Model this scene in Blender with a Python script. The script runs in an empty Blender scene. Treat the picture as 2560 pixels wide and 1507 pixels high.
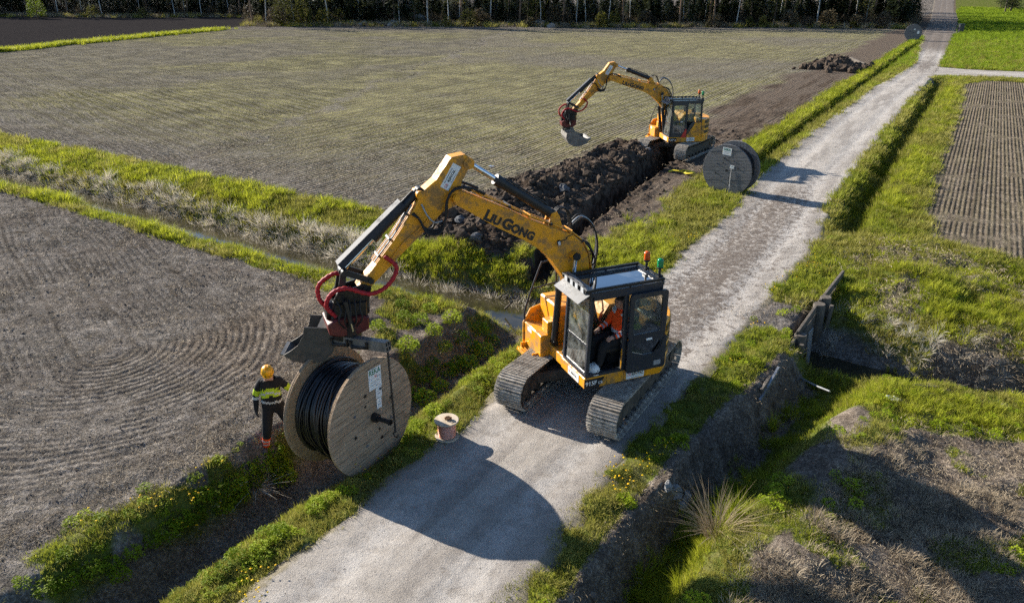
import bpy, math, random
import numpy as np
from mathutils import Vector, Matrix, Euler
R = math.radians
random.seed(7)
rng = np.random.default_rng(11)
scene = bpy.context.scene
COL = scene.collection

# ------------------------------------------------------------------ camera, sky, sun, exposure
CAM_H, CAM_F, CAM_T = 7.95, 1850.0, R(23.346)          # height, focal length in photo pixels (2560 wide), pitch below the horizon
cam_d = bpy.data.cameras.new('camera'); cam = bpy.data.objects.new('camera', cam_d); COL.objects.link(cam)
cam.location = (0, 0, CAM_H); cam.rotation_euler = (R(90) - CAM_T, 0, 0)
cam_d.sensor_width = 36; cam_d.lens = CAM_F / 2560 * 36; cam_d.clip_end = 3000
scene.camera = cam
SUN_AZ, SUN_EL = R(143), R(24.5)
world = bpy.data.worlds.new('World'); scene.world = world; world.use_nodes = True
wn = world.node_tree.nodes; wl = world.node_tree.links
sky = wn.new('ShaderNodeTexSky'); sky.sky_type = 'NISHITA'; sky.sun_disc = False
sky.sun_elevation = SUN_EL; sky.sun_rotation = math.pi / 2 - SUN_AZ
sky.air_density = 1.0; sky.dust_density = 0.4; sky.ozone_density = 4.0
wl.new(sky.outputs[0], wn['Background'].inputs[0]); wn['Background'].inputs[1].default_value = 0.075
sun_d = bpy.data.lights.new('sun', 'SUN'); sun_d.energy = 5.0; sun_d.angle = R(0.5); sun_d.color = (1.0, 0.935, 0.83)
sun = bpy.data.objects.new('sun', sun_d); COL.objects.link(sun)
sun.rotation_euler = Vector((-math.cos(SUN_EL) * math.cos(SUN_AZ), -math.cos(SUN_EL) * math.sin(SUN_AZ), -math.sin(SUN_EL))).to_track_quat('-Z', 'Y').to_euler()
sun.location = (-30, 20, 30)
vs = scene.view_settings; vs.view_transform = 'Standard'; vs.look = 'None'; vs.gamma = 1.0; vs.use_curve_mapping = False
vs.exposure = 1.15
scene.cycles.use_denoising = False
scene.cycles.max_bounces = 5; scene.cycles.transparent_max_bounces = 8
scene.cycles.diffuse_bounces = 2; scene.cycles.glossy_bounces = 2; scene.cycles.transmission_bounces = 3
scene.cycles.use_adaptive_sampling = True; scene.cycles.adaptive_threshold = 0.03
scene.cycles.caustics_reflective = False; scene.cycles.caustics_refractive = False; scene.cycles.sample_clamp_indirect = 4.0

_s, _c = math.sin(CAM_T), math.cos(CAM_T)
def G(px, py, z=0.0):
    """point of the horizontal plane at height z that the photo shows at (px, py)"""
    d = (px - 1280, -(py - 753.5) * _s + CAM_F * _c, -(py - 753.5) * _c - CAM_F * _s)
    t = (z - CAM_H) / d[2]
    return (d[0] * t, d[1] * t, z)
def GL(pts, z=0.0): return np.array([G(a, b, z)[:2] for a, b in pts])

# ------------------------------------------------------------------ helpers
def smooth(t): t = np.clip(t, 0, 1); return t * t * (3 - 2 * t)
def _hash(i, j, s):
    h = (i.astype(np.int64) * 374761393 + j.astype(np.int64) * 668265263 + s * 1442695041) & 0x7fffffff
    h = ((h ^ (h >> 13)) * 1274126177) & 0x7fffffff
    return ((h ^ (h >> 16)) & 0xffff) / 65535.0
def vnoise(x, y, s=0):
    i = np.floor(x); j = np.floor(y); u = smooth(x - i); v = smooth(y - j)
    a = _hash(i, j, s); b = _hash(i + 1, j, s); c = _hash(i, j + 1, s); d = _hash(i + 1, j + 1, s)
    return (a + (b - a) * u) * (1 - v) + (c + (d - c) * u) * v
def fbm(x, y, s=0, o=4):
    r = 0; a = .5; t = 0
    for k in range(o):
        r = r + a * vnoise(x, y, s + k * 17); t += a; x = x * 2.03 + 11.3; y = y * 2.03 + 5.7; a *= .5
    return r / t
def polydist(X, Y, P):
    """distance to polyline, sign (+ left of its direction), arc index parameter"""
    P = np.asarray(P, float); best = np.full(X.shape, 1e9); sg = np.zeros(X.shape); par = np.zeros(X.shape)
    for k in range(len(P) - 1):
        a, b = P[k], P[k + 1]; d = b - a; L2 = d @ d
        t = np.clip(((X - a[0]) * d[0] + (Y - a[1]) * d[1]) / L2, 0, 1)
        ex = X - a[0] - t * d[0]; ey = Y - a[1] - t * d[1]
        q = np.hypot(ex, ey); m = q < best
        best = np.where(m, q, best); sg = np.where(m, np.sign(d[0] * (Y - a[1]) - d[1] * (X - a[0])), sg); par = np.where(m, k + t, par)
    return best, sg, par
def polysdf(X, Y, P):
    """signed distance to a closed polygon, positive inside"""
    P = np.asarray(P, float); n = len(P); ins = np.zeros(X.shape, bool)
    for k in range(n):
        a, b = P[k], P[(k + 1) % n]
        c = ((a[1] > Y) != (b[1] > Y)) & (X < (b[0] - a[0]) * (Y - a[1]) / (b[1] - a[1] + 1e-12) + a[0])
        ins ^= c
    d, _, _ = polydist(X, Y, np.vstack([P, P[:1]]))
    return np.where(ins, d, -d)
def dense(P, n=8):
    """Catmull-Rom through the points"""
    P = np.asarray(P, float); Q = np.vstack([2 * P[0] - P[1], P, 2 * P[-1] - P[-2]]); out = []
    for k in range(1, len(Q) - 2):
        for t in np.linspace(0, 1, n, endpoint=False):
            a, b, c, d = Q[k - 1:k + 3]
            out.append(.5 * (2 * b + (c - a) * t + (2 * a - 5 * b + 4 * c - d) * t * t + (3 * b - a - 3 * c + d) * t ** 3))
    out.append(P[-1]); return np.array(out)

class MB:
    """collects geometry for ONE mesh"""
    def __init__(s): s.v = []; s.f = []; s.m = []; s.sm = []
    def add(s, v, f, mi=0, sm=False):
        o = len(s.v); s.v += [tuple(p) for p in v]
        for q in f: s.f.append(tuple(i + o for i in q)); s.m.append(mi); s.sm.append(sm)
        return s
    def box(s, c, d, rot=None, mi=0, bev=0.0):
        hx, hy, hz = d[0] / 2, d[1] / 2, d[2] / 2; c = Vector(c); b = min(bev, hx * .9, hy * .9, hz * .9)
        M = rot if rot is not None else Matrix.Identity(3)
        if b <= 0:
            V = [Vector((x, y, z)) for z in (-hz, hz) for x, y in ((-hx, -hy), (hx, -hy), (hx, hy), (-hx, hy))]
            F = [(3, 2, 1, 0), (4, 5, 6, 7), (0, 1, 5, 4), (1, 2, 6, 5), (2, 3, 7, 6), (3, 0, 4, 7)]
        else:
            V = []; ring = lambda ix, iy, z: [Vector(p + (z,)) for p in ((-ix, -iy + b), (-ix + b, -iy), (ix - b, -iy), (ix, -iy + b), (ix, iy - b), (ix - b, iy), (-ix + b, iy), (-ix, iy - b))]
            for ix, iy, z in ((hx - b, hy - b, -hz), (hx, hy, -hz + b), (hx, hy, hz - b), (hx - b, hy - b, hz)): V += ring(ix, iy, z)
            F = [tuple(range(7, -1, -1)), tuple(range(24, 32))]
            for r in range(3):
                for k in range(8): F.append((r * 8 + k, r * 8 + (k + 1) % 8, r * 8 + 8 + (k + 1) % 8, r * 8 + 8 + k))
        return s.add([c + M @ p for p in V], F, mi)
    def prism(s, poly, a, b, axes='xz', mi=0, bev=0.0):
        """polygon in a plane extruded along the third axis from a to b; bev chamfers the two rims"""
        def P(u, v, w):
            return {'xz': (u, w, v), 'xy': (u, v, w), 'yz': (w, u, v)}[axes]
        n = len(poly); rows = []
        if bev > 0:
            cx = sum(p[0] for p in poly) / n; cz = sum(p[1] for p in poly) / n
            def ins(p):
                d = Vector((cx - p[0], cz - p[1])); d = d.normalized() * bev if d.length else d; return (p[0] + d.x, p[1] + d.y)
            q = [ins(p) for p in poly]; sg = 1 if b > a else -1
            rows = [(q, a), (poly, a + sg * bev), (poly, b - sg * bev), (q, b)]
        else: rows = [(poly, a), (poly, b)]
        V = [P(u, v, w) for pl, w in rows for u, v in pl]
        F = [tuple(range(n - 1, -1, -1)), tuple(range((len(rows) - 1) * n, len(rows) * n))]
        for r in range(len(rows) - 1):
            for k in range(n): F.append((r * n + k, r * n + (k + 1) % n, r * n + n + (k + 1) % n, r * n + n + k))
        return s.add(V, F, mi)
    def cyl(s, a, b, r, r2=None, n=16, mi=0, caps=True, sm=True):
        a = Vector(a); b = Vector(b); r2 = r if r2 is None else r2
        z = (b - a).normalized(); x = z.orthogonal().normalized(); y = z.cross(x)
        V = []
        for c, q in ((a, r), (b, r2)):
            for k in range(n): t = 2 * math.pi * k / n; V.append(c + q * (math.cos(t) * x + math.sin(t) * y))
        s.add(V, [(k, (k + 1) % n, n + (k + 1) % n, n + k) for k in range(n)], mi, sm)
        if caps: s.add(V, [tuple(range(n - 1, -1, -1)), tuple(range(n, 2 * n))], mi)
        return s
    def tube(s, P, r, n=8, mi=0, caps=True, closed=False):
        P = [Vector(p) for p in P]; V = []; m = len(P); up = None
        for i, p in enumerate(P):
            if closed: t = P[(i + 1) % m] - P[i - 1]
            else: t = P[min(i + 1, m - 1)] - P[max(i - 1, 0)]
            t.normalize()
            if up is None: up = t.orthogonal().normalized()
            up = (up - t * up.dot(t)); up = up.normalized() if up.length > 1e-6 else t.orthogonal().normalized()
            w = t.cross(up); q = r[i] if hasattr(r, '__len__') else r
            for k in range(n): a = 2 * math.pi * k / n; V.append(p + q * (math.cos(a) * up + math.sin(a) * w))
        F = [(i * n + k, i * n + (k + 1) % n, ((i + 1) % m) * n + (k + 1) % n, ((i + 1) % m) * n + k) for i in range(m if closed else m - 1) for k in range(n)]
        s.add(V, F, mi, True)
        if caps and not closed: s.add(V, [tuple(range(n - 1, -1, -1)), tuple(range((m - 1) * n, m * n))], mi)
        return s
    def lathe(s, prof, c, ax=(0, 0, 1), n=24, mi=0, sm=True, a0=0, a1=2 * math.pi):
        """profile (radius, height) spun about axis ax at c"""
        c = Vector(c); z = Vector(ax).normalized(); x = z.orthogonal().normalized(); y = z.cross(x); full = abs(a1 - a0 - 2 * math.pi) < 1e-6
        N = n if full else n + 1; V = []
        for r, h in prof:
            for k in range(N): t = a0 + (a1 - a0) * k / n; V.append(c + z * h + r * (math.cos(t) * x + math.sin(t) * y))
        F = [(i * N + k, i * N + (k + 1) % N, (i + 1) * N + (k + 1) % N, (i + 1) * N + k) for i in range(len(prof) - 1) for k in range(n)]
        return s.add(V, F, mi, sm)
    def ball(s, c, r, n=12, m=8, mi=0, sq=(1, 1, 1)):
        V = []; c = Vector(c)
        for i in range(m + 1):
            a = math.pi * i / m
            for k in range(n): t = 2 * math.pi * k / n; V.append(c + Vector((r * sq[0] * math.sin(a) * math.cos(t), r * sq[1] * math.sin(a) * math.sin(t), r * sq[2] * math.cos(a))))
        return s.add(V, [(i * n + k, (i + 1) * n + k, (i + 1) * n + (k + 1) % n, i * n + (k + 1) % n) for i in range(m) for k in range(n)], mi, True)
    def mesh(s, name, mats):
        me = bpy.data.meshes.new(name); me.from_pydata([tuple(p) for p in s.v], [], s.f)
        for m in (mats if isinstance(mats, (list, tuple)) else [mats]): me.materials.append(m)
        me.polygons.foreach_set('material_index', s.m); me.polygons.foreach_set('use_smooth', s.sm)
        me.validate(); me.update(); return me
    def build(s, name, mats, parent=None):
        return put(name, s.mesh(name, mats), parent)
def put(name, me, parent=None):
    o = bpy.data.objects.new(name, me); COL.objects.link(o)
    if parent is not None: o.parent = parent
    return o
def tag(o, label=None, cat=None, group=None, kind=None):
    if label: o['label'] = label
    if cat: o['category'] = cat
    if group: o['group'] = group
    if kind: o['kind'] = kind
    return o
def empty(name, loc, rz=0.0):
    o = bpy.data.objects.new(name, None); o.empty_display_size = .2; COL.objects.link(o); o.location = loc; o.rotation_euler = (0, 0, rz); return o
def grid_mesh(name, V, F, mats, smooth_=True):
    """numpy vertices and quads"""
    me = bpy.data.meshes.new(name); V = np.asarray(V, np.float32); F = np.asarray(F, np.int32); k = F.shape[1]
    me.vertices.add(len(V)); me.vertices.foreach_set('co', V.ravel())
    me.loops.add(F.size); me.loops.foreach_set('vertex_index', F.ravel())
    me.polygons.add(len(F)); me.polygons.foreach_set('loop_start', np.arange(len(F), dtype=np.int32) * k); me.polygons.foreach_set('loop_total', np.full(len(F), k, np.int32))
    me.polygons.foreach_set('use_smooth', np.full(len(F), smooth_))
    for m in (mats if isinstance(mats, (list, tuple)) else [mats]): me.materials.append(m)
    me.update(calc_edges=True); return me
def fattr(me, name, arr):
    a = me.attributes.new(name, 'FLOAT', 'POINT'); a.data.foreach_set('value', np.asarray(arr, np.float32).ravel())

# ------------------------------------------------------------------ materials
class NT:
    def __init__(s, name):
        s.mat = bpy.data.materials.new(name); s.mat.use_nodes = True; s.t = s.mat.node_tree; s.n = s.t.nodes; s.l = s.t.links
        s.b = s.n['Principled BSDF']; s.out = s.n['Material Output']
    def new(s, t, **kw):
        n = s.n.new(t)
        for k, v in kw.items(): setattr(n, k, v)
        return n
    def put(s, v, sock):
        if hasattr(v, 'links') or hasattr(v, 'is_linked'): s.l.new(v, sock)
        else: sock.default_value = (v + (1,) if isinstance(v, tuple) and len(v) == 3 and len(sock.default_value) == 4 else v) if isinstance(v, tuple) else v
    def pos(s): return s.new('ShaderNodeNewGeometry').outputs['Position']
    def obj(s): return s.new('ShaderNodeTexCoord').outputs['Object']
    def attr(s, name): return s.new('ShaderNodeAttribute', attribute_name=name).outputs['Fac']
    def noise(s, vec, scale, detail=3, rough=.55, dist=0, out=0):
        n = s.new('ShaderNodeTexNoise'); s.put(vec, n.inputs['Vector']); n.inputs['Scale'].default_value = scale; n.inputs['Detail'].default_value = detail
        n.inputs['Roughness'].default_value = rough; n.inputs['Distortion'].default_value = dist; return n.outputs[out]
    def voro(s, vec, scale, feat='F1', out='Distance', rand=1.0):
        n = s.new('ShaderNodeTexVoronoi', feature=feat); s.put(vec, n.inputs['Vector']); n.inputs['Scale'].default_value = scale; n.inputs['Randomness'].default_value = rand; return n.outputs[out]
    def math(s, op, a, b=0.0, c=0.0, clamp=False):
        n = s.new('ShaderNodeMath', operation=op, use_clamp=clamp); s.put(a, n.inputs[0]); s.put(b, n.inputs[1]); s.put(c, n.inputs[2]); return n.outputs[0]
    def ss(s, v, lo, hi):
        n = s.new('ShaderNodeMapRange', interpolation_type='SMOOTHSTEP'); s.put(v, n.inputs[0]); n.inputs[1].default_value = lo; n.inputs[2].default_value = hi; return n.outputs[0]
    def mix(s, f, a, b):
        n = s.new('ShaderNodeMix', data_type='RGBA'); s.put(f, n.inputs[0]); s.put(a, n.inputs[6]); s.put(b, n.inputs[7]); return n.outputs[2]
    def mixf(s, f, a, b):
        n = s.new('ShaderNodeMix', data_type='FLOAT'); s.put(f, n.inputs[0]); s.put(a, n.inputs[2]); s.put(b, n.inputs[3]); return n.outputs[0]
    def ramp(s, v, *st):
        n = s.new('ShaderNodeValToRGB'); s.put(v, n.inputs[0]); e = n.color_ramp.elements
        while len(e) < len(st): e.new(.5)
        for q, (p, c) in zip(e, st): q.position = p; q.color = c + (1,)
        return n.outputs[0]
    def scalev(s, vec, k):
        n = s.new('ShaderNodeMapping'); s.put(vec, n.inputs[0]); n.inputs[3].default_value = k; return n.outputs[0]
    def dot(s, vec, d):
        n = s.new('ShaderNodeVectorMath', operation='DOT_PRODUCT'); s.put(vec, n.inputs[0]); n.inputs[1].default_value = d; return n.outputs[1]
    def bump(s, h, dist=.02, strength=1.0, prev=None):
        n = s.new('ShaderNodeBump'); s.put(h, n.inputs['Height']); n.inputs['Distance'].default_value = dist; n.inputs['Strength'].default_value = strength
        if prev is not None: s.l.new(prev, n.inputs['Normal'])
        return n.outputs[0]
    def fin(s, col=None, rough=None, metal=None, normal=None, spec=None):
        for v, k in ((col, 'Base Color'), (rough, 'Roughness'), (metal, 'Metallic'), (normal, 'Normal'), (spec, 'Specular IOR Level')):
            if v is not None: s.put(v, s.b.inputs[k])
        return s.mat
def plain(name, col, rough=.6, metal=0.0, var=.15, sc=6.0, spec=.5, bump=0.0, dirt=0.0, dirtcol=(.11, .085, .06)):
    """painted or moulded surface with slight tone variation, scuffs and dust"""
    t = NT(name); p = t.obj()
    n = t.noise(p, sc, 5, .6)
    c = t.mix(t.math('MULTIPLY', t.ss(n, .35, .7), var), col, tuple(x * .45 for x in col))
    if dirt > 0:
        d = t.ss(t.noise(p, sc * .7 + 1.3, 6, .68), .62 - dirt * .35, .85 - dirt * .2)
        c = t.mix(t.math('MULTIPLY', d, .85), c, dirtcol)
        rough = t.mixf(d, rough, .9)
    else: rough = t.mixf(n, max(rough - .08, .05), min(rough + .12, 1))
    nm = t.bump(t.noise(p, sc * 8, 3), .004, bump) if bump else None
    return t.fin(c, rough, metal, nm, spec)
# ------------------------------------------------------------------ terrain in road coordinates: s along the farm road, n across it (right +)
RD_A = R(58.7); RO = np.array([-1.9, 7.81]); RD = np.array([math.cos(RD_A), math.sin(RD_A)]); RN = np.array([RD[1], -RD[0]])
def W2(s, n): return RO[0] + s * RD[0] + n * RN[0], RO[1] + s * RD[1] + n * RN[1]
def SN(x, y): dx = x - RO[0]; dy = y - RO[1]; return dx * RD[0] + dy * RD[1], dx * RN[0] + dy * RN[1]
def ip(x, *pts): return np.interp(x, [p[0] for p in pts], [p[1] for p in pts])
def roadL(s): return ip(s, (-30, -1.62), (3.6, -1.54), (9, -1.35), (13, -1.02), (17, -1.25), (22.4, -1.2), (27, -1.75), (41, -1.95), (63, -1.5), (73, -.9), (85, -.4), (125, -2.7), (196, -6.3), (350, -15.5))
def roadR(s): return ip(s, (-30, 1.62), (5, 1.56), (10, 1.81), (13.5, 1.97), (20, 2.15), (26, 1.65), (58, 1.73), (71, 2.1), (87, 2.0), (127, 1.1), (198, -1.6), (350, -9.1))
def streamS(n): return ip(n, (-200, 14), (-34, 11.6), (-24, 11.5), (-15, 11.15), (-8, 11.0), (-4, 11.3), (3, 12.9), (6, 12.6), (9, 13.3), (60, 17))
def vergeR(s): return ip(s, (-10, 2.2), (3, 2.2), (4.2, 2.3), (4.8, 2.55), (5.7, 2.45), (7.6, 2.6), (9.3, 2.9), (11, 3.05), (16, 3.4))
def d3c(s): return ip(s, (-10, 3.0), (2.8, 2.95), (5, 3.0), (6.8, 3.35), (9.6, 3.75), (11.6, 4.0))
def d3R(s): return ip(s, (-10, 3.9), (2, 3.75), (4.3, 3.85), (5.3, 4.2), (7, 4.6), (9, 5.1), (11.5, 6))
def nearEdge(s): return ip(s, (-30, -5.2), (-2.6, -4.75), (2.7, -4.55), (4.5, -5.0), (6.5, -6.5), (8.0, -8.6), (9.0, -11), (9.3, -30))
TRENCH = [(12.4, -4.6), (16.7, -5.5), (23, -6.15), (31, -6.7), (34, -6.85)]
HEAP = [(13.7, -7.9), (17.5, -8.7), (22, -8.6), (27, -8.2), (29.6, -8.4)]
def bowl(d, b, top): return 1 - smooth((d - b) / np.maximum(top - b, .01))
WATER_Z = -0.95
def hgt(s, n):
    s = np.asarray(s, float); n = np.asarray(n, float)
    x, y = W2(s, n)
    wob = (fbm(x * .55, y * .55, 3, 3) - .5)
    h = (fbm(x * .08, y * .08, 1, 3) - .5) * .25 * smooth((np.abs(n) - 3) / 6)
    # stream
    d = s - streamS(n) + wob * .5
    near = bowl(-d, .22, 2.4 + wob * .5); far = .62 * bowl(d, .6, 1.5 + wob * .8) + .38 * bowl(d, .6, 3.3 + wob)
    onr = np.where(n < .4, smooth((-2.5 - n) / .9), smooth((n - 2.95) / .3))
    depth = 1.3
    a = np.where(d < 0, near, far) * depth * onr
    a = np.where((n > 3), np.where(d < 0, bowl(-d, .25, 1.9 + wob), .7 * bowl(d, .3, 1.4 + wob) + .3 * bowl(d, .3, 3.4 + wob)) * 1.35 * onr, a)
    # ditch left of the road, ditch right of it
    e = n + 3.6 + wob * .35
    a = np.maximum(a, .9 * np.where(e > 0, bowl(e, .3, 1.35 + .55 * np.exp(-((s - 2.7) / 1.3) ** 2)), bowl(-e, .3, 1.15)) * smooth((11.8 - s) / 1.5) * smooth((n + 6.5) / .5))
    e = n - d3c(s) + wob * .15
    a = np.maximum(a, .95 * np.where(e < 0, bowl(-e, .12, d3c(s) - vergeR(s) - .02), bowl(e, .15, d3R(s) - d3c(s) + wob * .4)) * smooth((12.6 - s) / 1.2))
    # ditches along the road further up
    e = np.abs(n - 2.75 + wob * .3); a = np.maximum(a, .75 * bowl(e, .12, .85) * smooth((s - 20.5) / 2) * smooth((74 - s) / 3))
    e = np.abs(n + 2.75 + wob * .2); a = np.maximum(a, .7 * bowl(e, .12, .62) * smooth((s - 24.5) / 2) * smooth((122 - s) / 4))
    # trench and the heap beside it
    q, _, _ = polydist(s, n, TRENCH); a = np.maximum(a, 1.0 * bowl(q + wob * .12, .3, .52) * smooth((33 - s) / 1.5) * smooth((s - 12.2) / .6))
    q, _, _ = polydist(s, n, HEAP)
    lump = fbm(x * 1.1, y * 1.1, 9, 4)
    h = h - a + np.exp(-(q / 1.45) ** 2) * (.20 + 1.15 * lump) * .66
    # bushy knoll between stream and roadside ditch, hummocks right of the road
    h = h + .32 * np.exp(-((s - 7.2) / 1.5) ** 2 - ((n + 7.3) / 1.6) ** 2)
    h = h + (fbm(x * .6, y * .6, 21, 4) - .42) * .95 * smooth((n - 3.6) / 1.2) * smooth((s - 14.5) / 2) * smooth((22 - s) / 2)
    h = h + .35 * np.exp(-((s - 7.4) / 1.5) ** 2 - ((n - 5.2) / .9) ** 2) + .3 * np.exp(-((s - 3.6) / 1.3) ** 2 - ((n - 4.6) / .9) ** 2)
    h = h + .8 * np.exp(-((s - 77) / 1.9) ** 2 - ((n + 6.8) / 1.3) ** 2)
    h = h + .25 * np.exp(-((s - 96) / 4) ** 2 - ((n - 13) / 3) ** 2)
    # a low crown under the road, ground tucked a little below its sheet
    rl, rr = roadL(s), roadR(s); inr = smooth((n - rl) / .35) * smooth((rr - n) / .35)
    h = h * (1 - inr)
    # far hill beyond the wood
    h = h + 14 * smooth((y - 230) / 250)
    return h
def hw(x, y): s, n = SN(np.asarray(x, float), np.asarray(y, float)); return hgt(s, n)
def GG(px, py):
    """ground point the photo shows at (px, py)"""
    z = 0.0
    for _ in range(8): x, y, _z = G(px, py, z); z = .5 * z + .5 * float(hw(np.array([x]), np.array([y]))[0])
    return x, y, z
def hz(x, y): return float(hw(np.array([x]), np.array([y]))[0])

def spaced(lo, hi, f0, f1, st, g):
    a = list(np.arange(f0, f1, st)); v = f1
    while v < hi: a.append(v); v += st + g * (v - f1)
    a.append(hi); b = []; v = f0 - st
    while v > lo: b.append(v); v -= st + g * (f0 - v)
    b.append(lo); return np.array(b[::-1] + a)
gs = spaced(-60, 650, -4, 14, .075, .0085); gn = spaced(-420, 420, -6, 5.5, .075, .012)
Sg, Ng = np.meshgrid(gs, gn, indexing='ij')
Xg, Yg = W2(Sg, Ng)
Hg = hgt(Sg, Ng)
wq = (fbm(Xg * 1.3, Yg * 1.3, 40, 3) - .5)
wl_ = (fbm(Xg * .35, Yg * .35, 41, 3) - .5)
sw, nw = Sg + wq * .8, Ng + wq * .8
# region weights (soft), each 0..1
st_d = sw - streamS(Ng)
near_f = smooth((nearEdge(Sg) - nw) / .5) * smooth((-2.45 - st_d) / .4)
far_f = smooth((st_d - 3.3) / .6) * smooth((-4.1 - nw) / .5)
right_f = smooth((nw - ip(Sg, (20.5, 9), (22, 5.4), (26, 4.6), (70, 4.55), (73, 6)) ) / .5) * smooth((sw - ip(Ng, (4.5, 21.5), (6, 19.8), (9, 18.0), (30, 17))) / .6) * smooth((73.5 - sw) / .8)
low_f = smooth((nw - ip(Sg, (-10, 4.0), (2, 4.0), (4.3, 4.2), (7, 5.0), (8.6, 5.6), (9.6, 8), (10, 30))) / .6) * smooth((9.7 + .12 * (Ng - 5) - sw) / .5)
road_w = smooth((nw - roadL(Sg) + .1) / .2) * smooth((roadR(Sg) - nw + .1) / .2)
edge_y = ip(Xg, (-140, 196), (-62, 192), (-52, 152), (60, 146), (80, 140), (110, 170))
forest = smooth((Yg + wq * 8 - edge_y) / 5) * (Ng < roadL(Sg))
strip = smooth(1 - np.abs(polydist(Xg, Yg, [(-160, -20), (-63.3, 96.3), (-52.5, 143)])[0] - .0) / 1.5)
q1, _, _ = polydist(sw, nw, HEAP); q2, _, _ = polydist(sw, nw, TRENCH)
dark = np.maximum(smooth((2.5 + wq * 1.6 - q1) / .8), smooth((1.1 + wq * .8 - q2) / .5)) * smooth((Sg - 12.6) / .8)
dark = np.maximum(dark, .8 * smooth((1.5 + wl_ * 2 - q2) / 1.5) * smooth((34 - Sg) / 3) * smooth((Sg - 14) / 3))
dark = np.maximum(dark, .75 * smooth((wq * 3.2 - .2 + .6) / .5) * smooth((2.2 - np.abs(Ng + 5.8)) / 1.2) * smooth((Sg - 31) / 3) * smooth((60 - Sg) / 20))
dark = np.maximum(dark, .0 * Sg)
dark = np.maximum(dark, np.exp(-(((Sg - 77) / 3.0) ** 2 + ((Ng + 6.8) / 2.0) ** 2)) * 1.4).clip(0, 1)
bare = smooth((3.2 + wl_ * 3 - np.abs(Ng + 6.6)) / 1.5) * smooth((Sg - 16) / 3)         # churned strip along the cable line
bare = np.maximum(bare, smooth((.9 + wq - np.abs(Ng + 4.6)) / .6) * smooth((Sg - 15.5) / 1) * smooth((32 - Sg) / 2))
grass = (1 - near_f) * (1 - far_f) * (1 - right_f) * (1 - low_f) * (1 - road_w) * (1 - dark) * (1 - bare * .9)
grass *= 1 - smooth((Yg - 118) / 20) * (Ng < 2)
depthw = np.clip(-Hg / .9, 0, 1)
d2w = bowl(np.abs(Ng + 3.65), .25, .95) * smooth((11 - Sg) / 1.5) * smooth((Sg + 6) / 3)   # bare ditch beds
d3w = bowl(np.abs(Ng - (d3c(Sg) + vergeR(Sg)) / 2), .3, .65) * smooth((11.5 - Sg) / 1)
stw = bowl(np.abs(st_d), .6, 1.5)
grass = grass * (1 - .85 * d2w) * (1 - .92 * smooth((d3w + (fbm(Xg * 1.2, Yg * 1.2, 45, 3) - .5) * 1.3 - .35) / .3)) * (1 - .9 * stw)
knoll = np.exp(-((Sg - 7.0) / 1.3) ** 2 - ((Ng + 7.4) / 1.3) ** 2)
grass = grass * (1 - .96 * smooth((knoll * 2 + wq * 1.2 - .75) / .5))
spoil = np.exp(-((Sg - 8.3) / .9) ** 2 - ((Ng - 4.9) / .45) ** 2) + np.exp(-((Sg - 6.4) / .8) ** 2 - ((Ng - 4.7) / .6) ** 2)
grass = grass * (1 - .9 * np.clip(spoil * 1.3, 0, 1))
wild = smooth((Sg - 2.5) / 1.5) * smooth((10.2 - Sg) / .8) * smooth((Ng + 10) / 1) * smooth((-3.9 - Ng) / .4)
grass = grass * (1 - .85 * wild * smooth((fbm(Xg * 1.0, Yg * 1.0, 46, 4) - .44) / .10))
lbank = smooth((3.5 - Sg) / 1) * smooth((-3.9 - Ng) / .3); grass = grass * (1 - .7 * lbank * smooth((fbm(Xg * 1.2, Yg * 1.2, 44, 4) - .50) / .10))
dryp = smooth((fbm(Xg * .55, Yg * .55, 49, 4) - .53) / .10) * (Sg > 13) * (Sg < 22) * (Ng > 3.4)
grass = grass * (1 - .62 * dryp)
grass = np.maximum(grass, .75 * low_f * smooth((fbm(Xg * .7, Yg * .7, 48, 4) - .60) / .06))
sprout = far_f * (1 - dark) * (1 - bare) * (.35 + .65 * smooth((fbm(Xg * .05, Yg * .07, 50, 4) - .30) / .25)) * smooth((150 - Yg) / 22) * smooth((st_d - 2) / 14)
sprout = np.maximum(sprout, right_f * .22)
sprout = np.where((Xg < -45) & (Yg > 80), sprout * 0, sprout) if False else sprout
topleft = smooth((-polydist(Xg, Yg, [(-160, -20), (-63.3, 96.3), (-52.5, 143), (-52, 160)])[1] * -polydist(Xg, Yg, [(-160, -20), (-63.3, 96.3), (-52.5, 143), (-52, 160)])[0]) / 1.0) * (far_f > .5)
sprout = sprout * (1 - topleft); dark = np.maximum(dark, .92 * topleft * (1 - strip))  # dark also paints the wood's shade onto the fallow field
grass = np.maximum(grass * (1 - topleft), strip * (Yg < 146) * (far_f > .5))
meadow = smooth((nw - roadR(Sg) - .4) / .6) * smooth((sw - 82.5) / .8)
meadow = meadow * smooth((330 - Yg) / 10)
trk = smooth((sw - 76.2 + 3.2 * np.exp(-np.maximum(Ng - .5, 0) / 2.6)) / .6) * smooth((82.0 + .15 * Ng + 4.2 * np.exp(-np.maximum(Ng - .5, 0) / 2.4) - sw) / .6) * (Ng > 0)
grass = np.maximum(grass, meadow) * (1 - trk)
straw = np.clip(near_f * .55 + low_f * .8 + .35 * far_f * (1 - bare) + stw * .3 + bare * .15, 0, 1) * (1 - dark)
straw = np.maximum(straw, dryp)
straw = np.clip(straw + .9 * near_f * smooth((nw - nearEdge(Sg) + 2.5) / 2.5), 0, 1)
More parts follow.
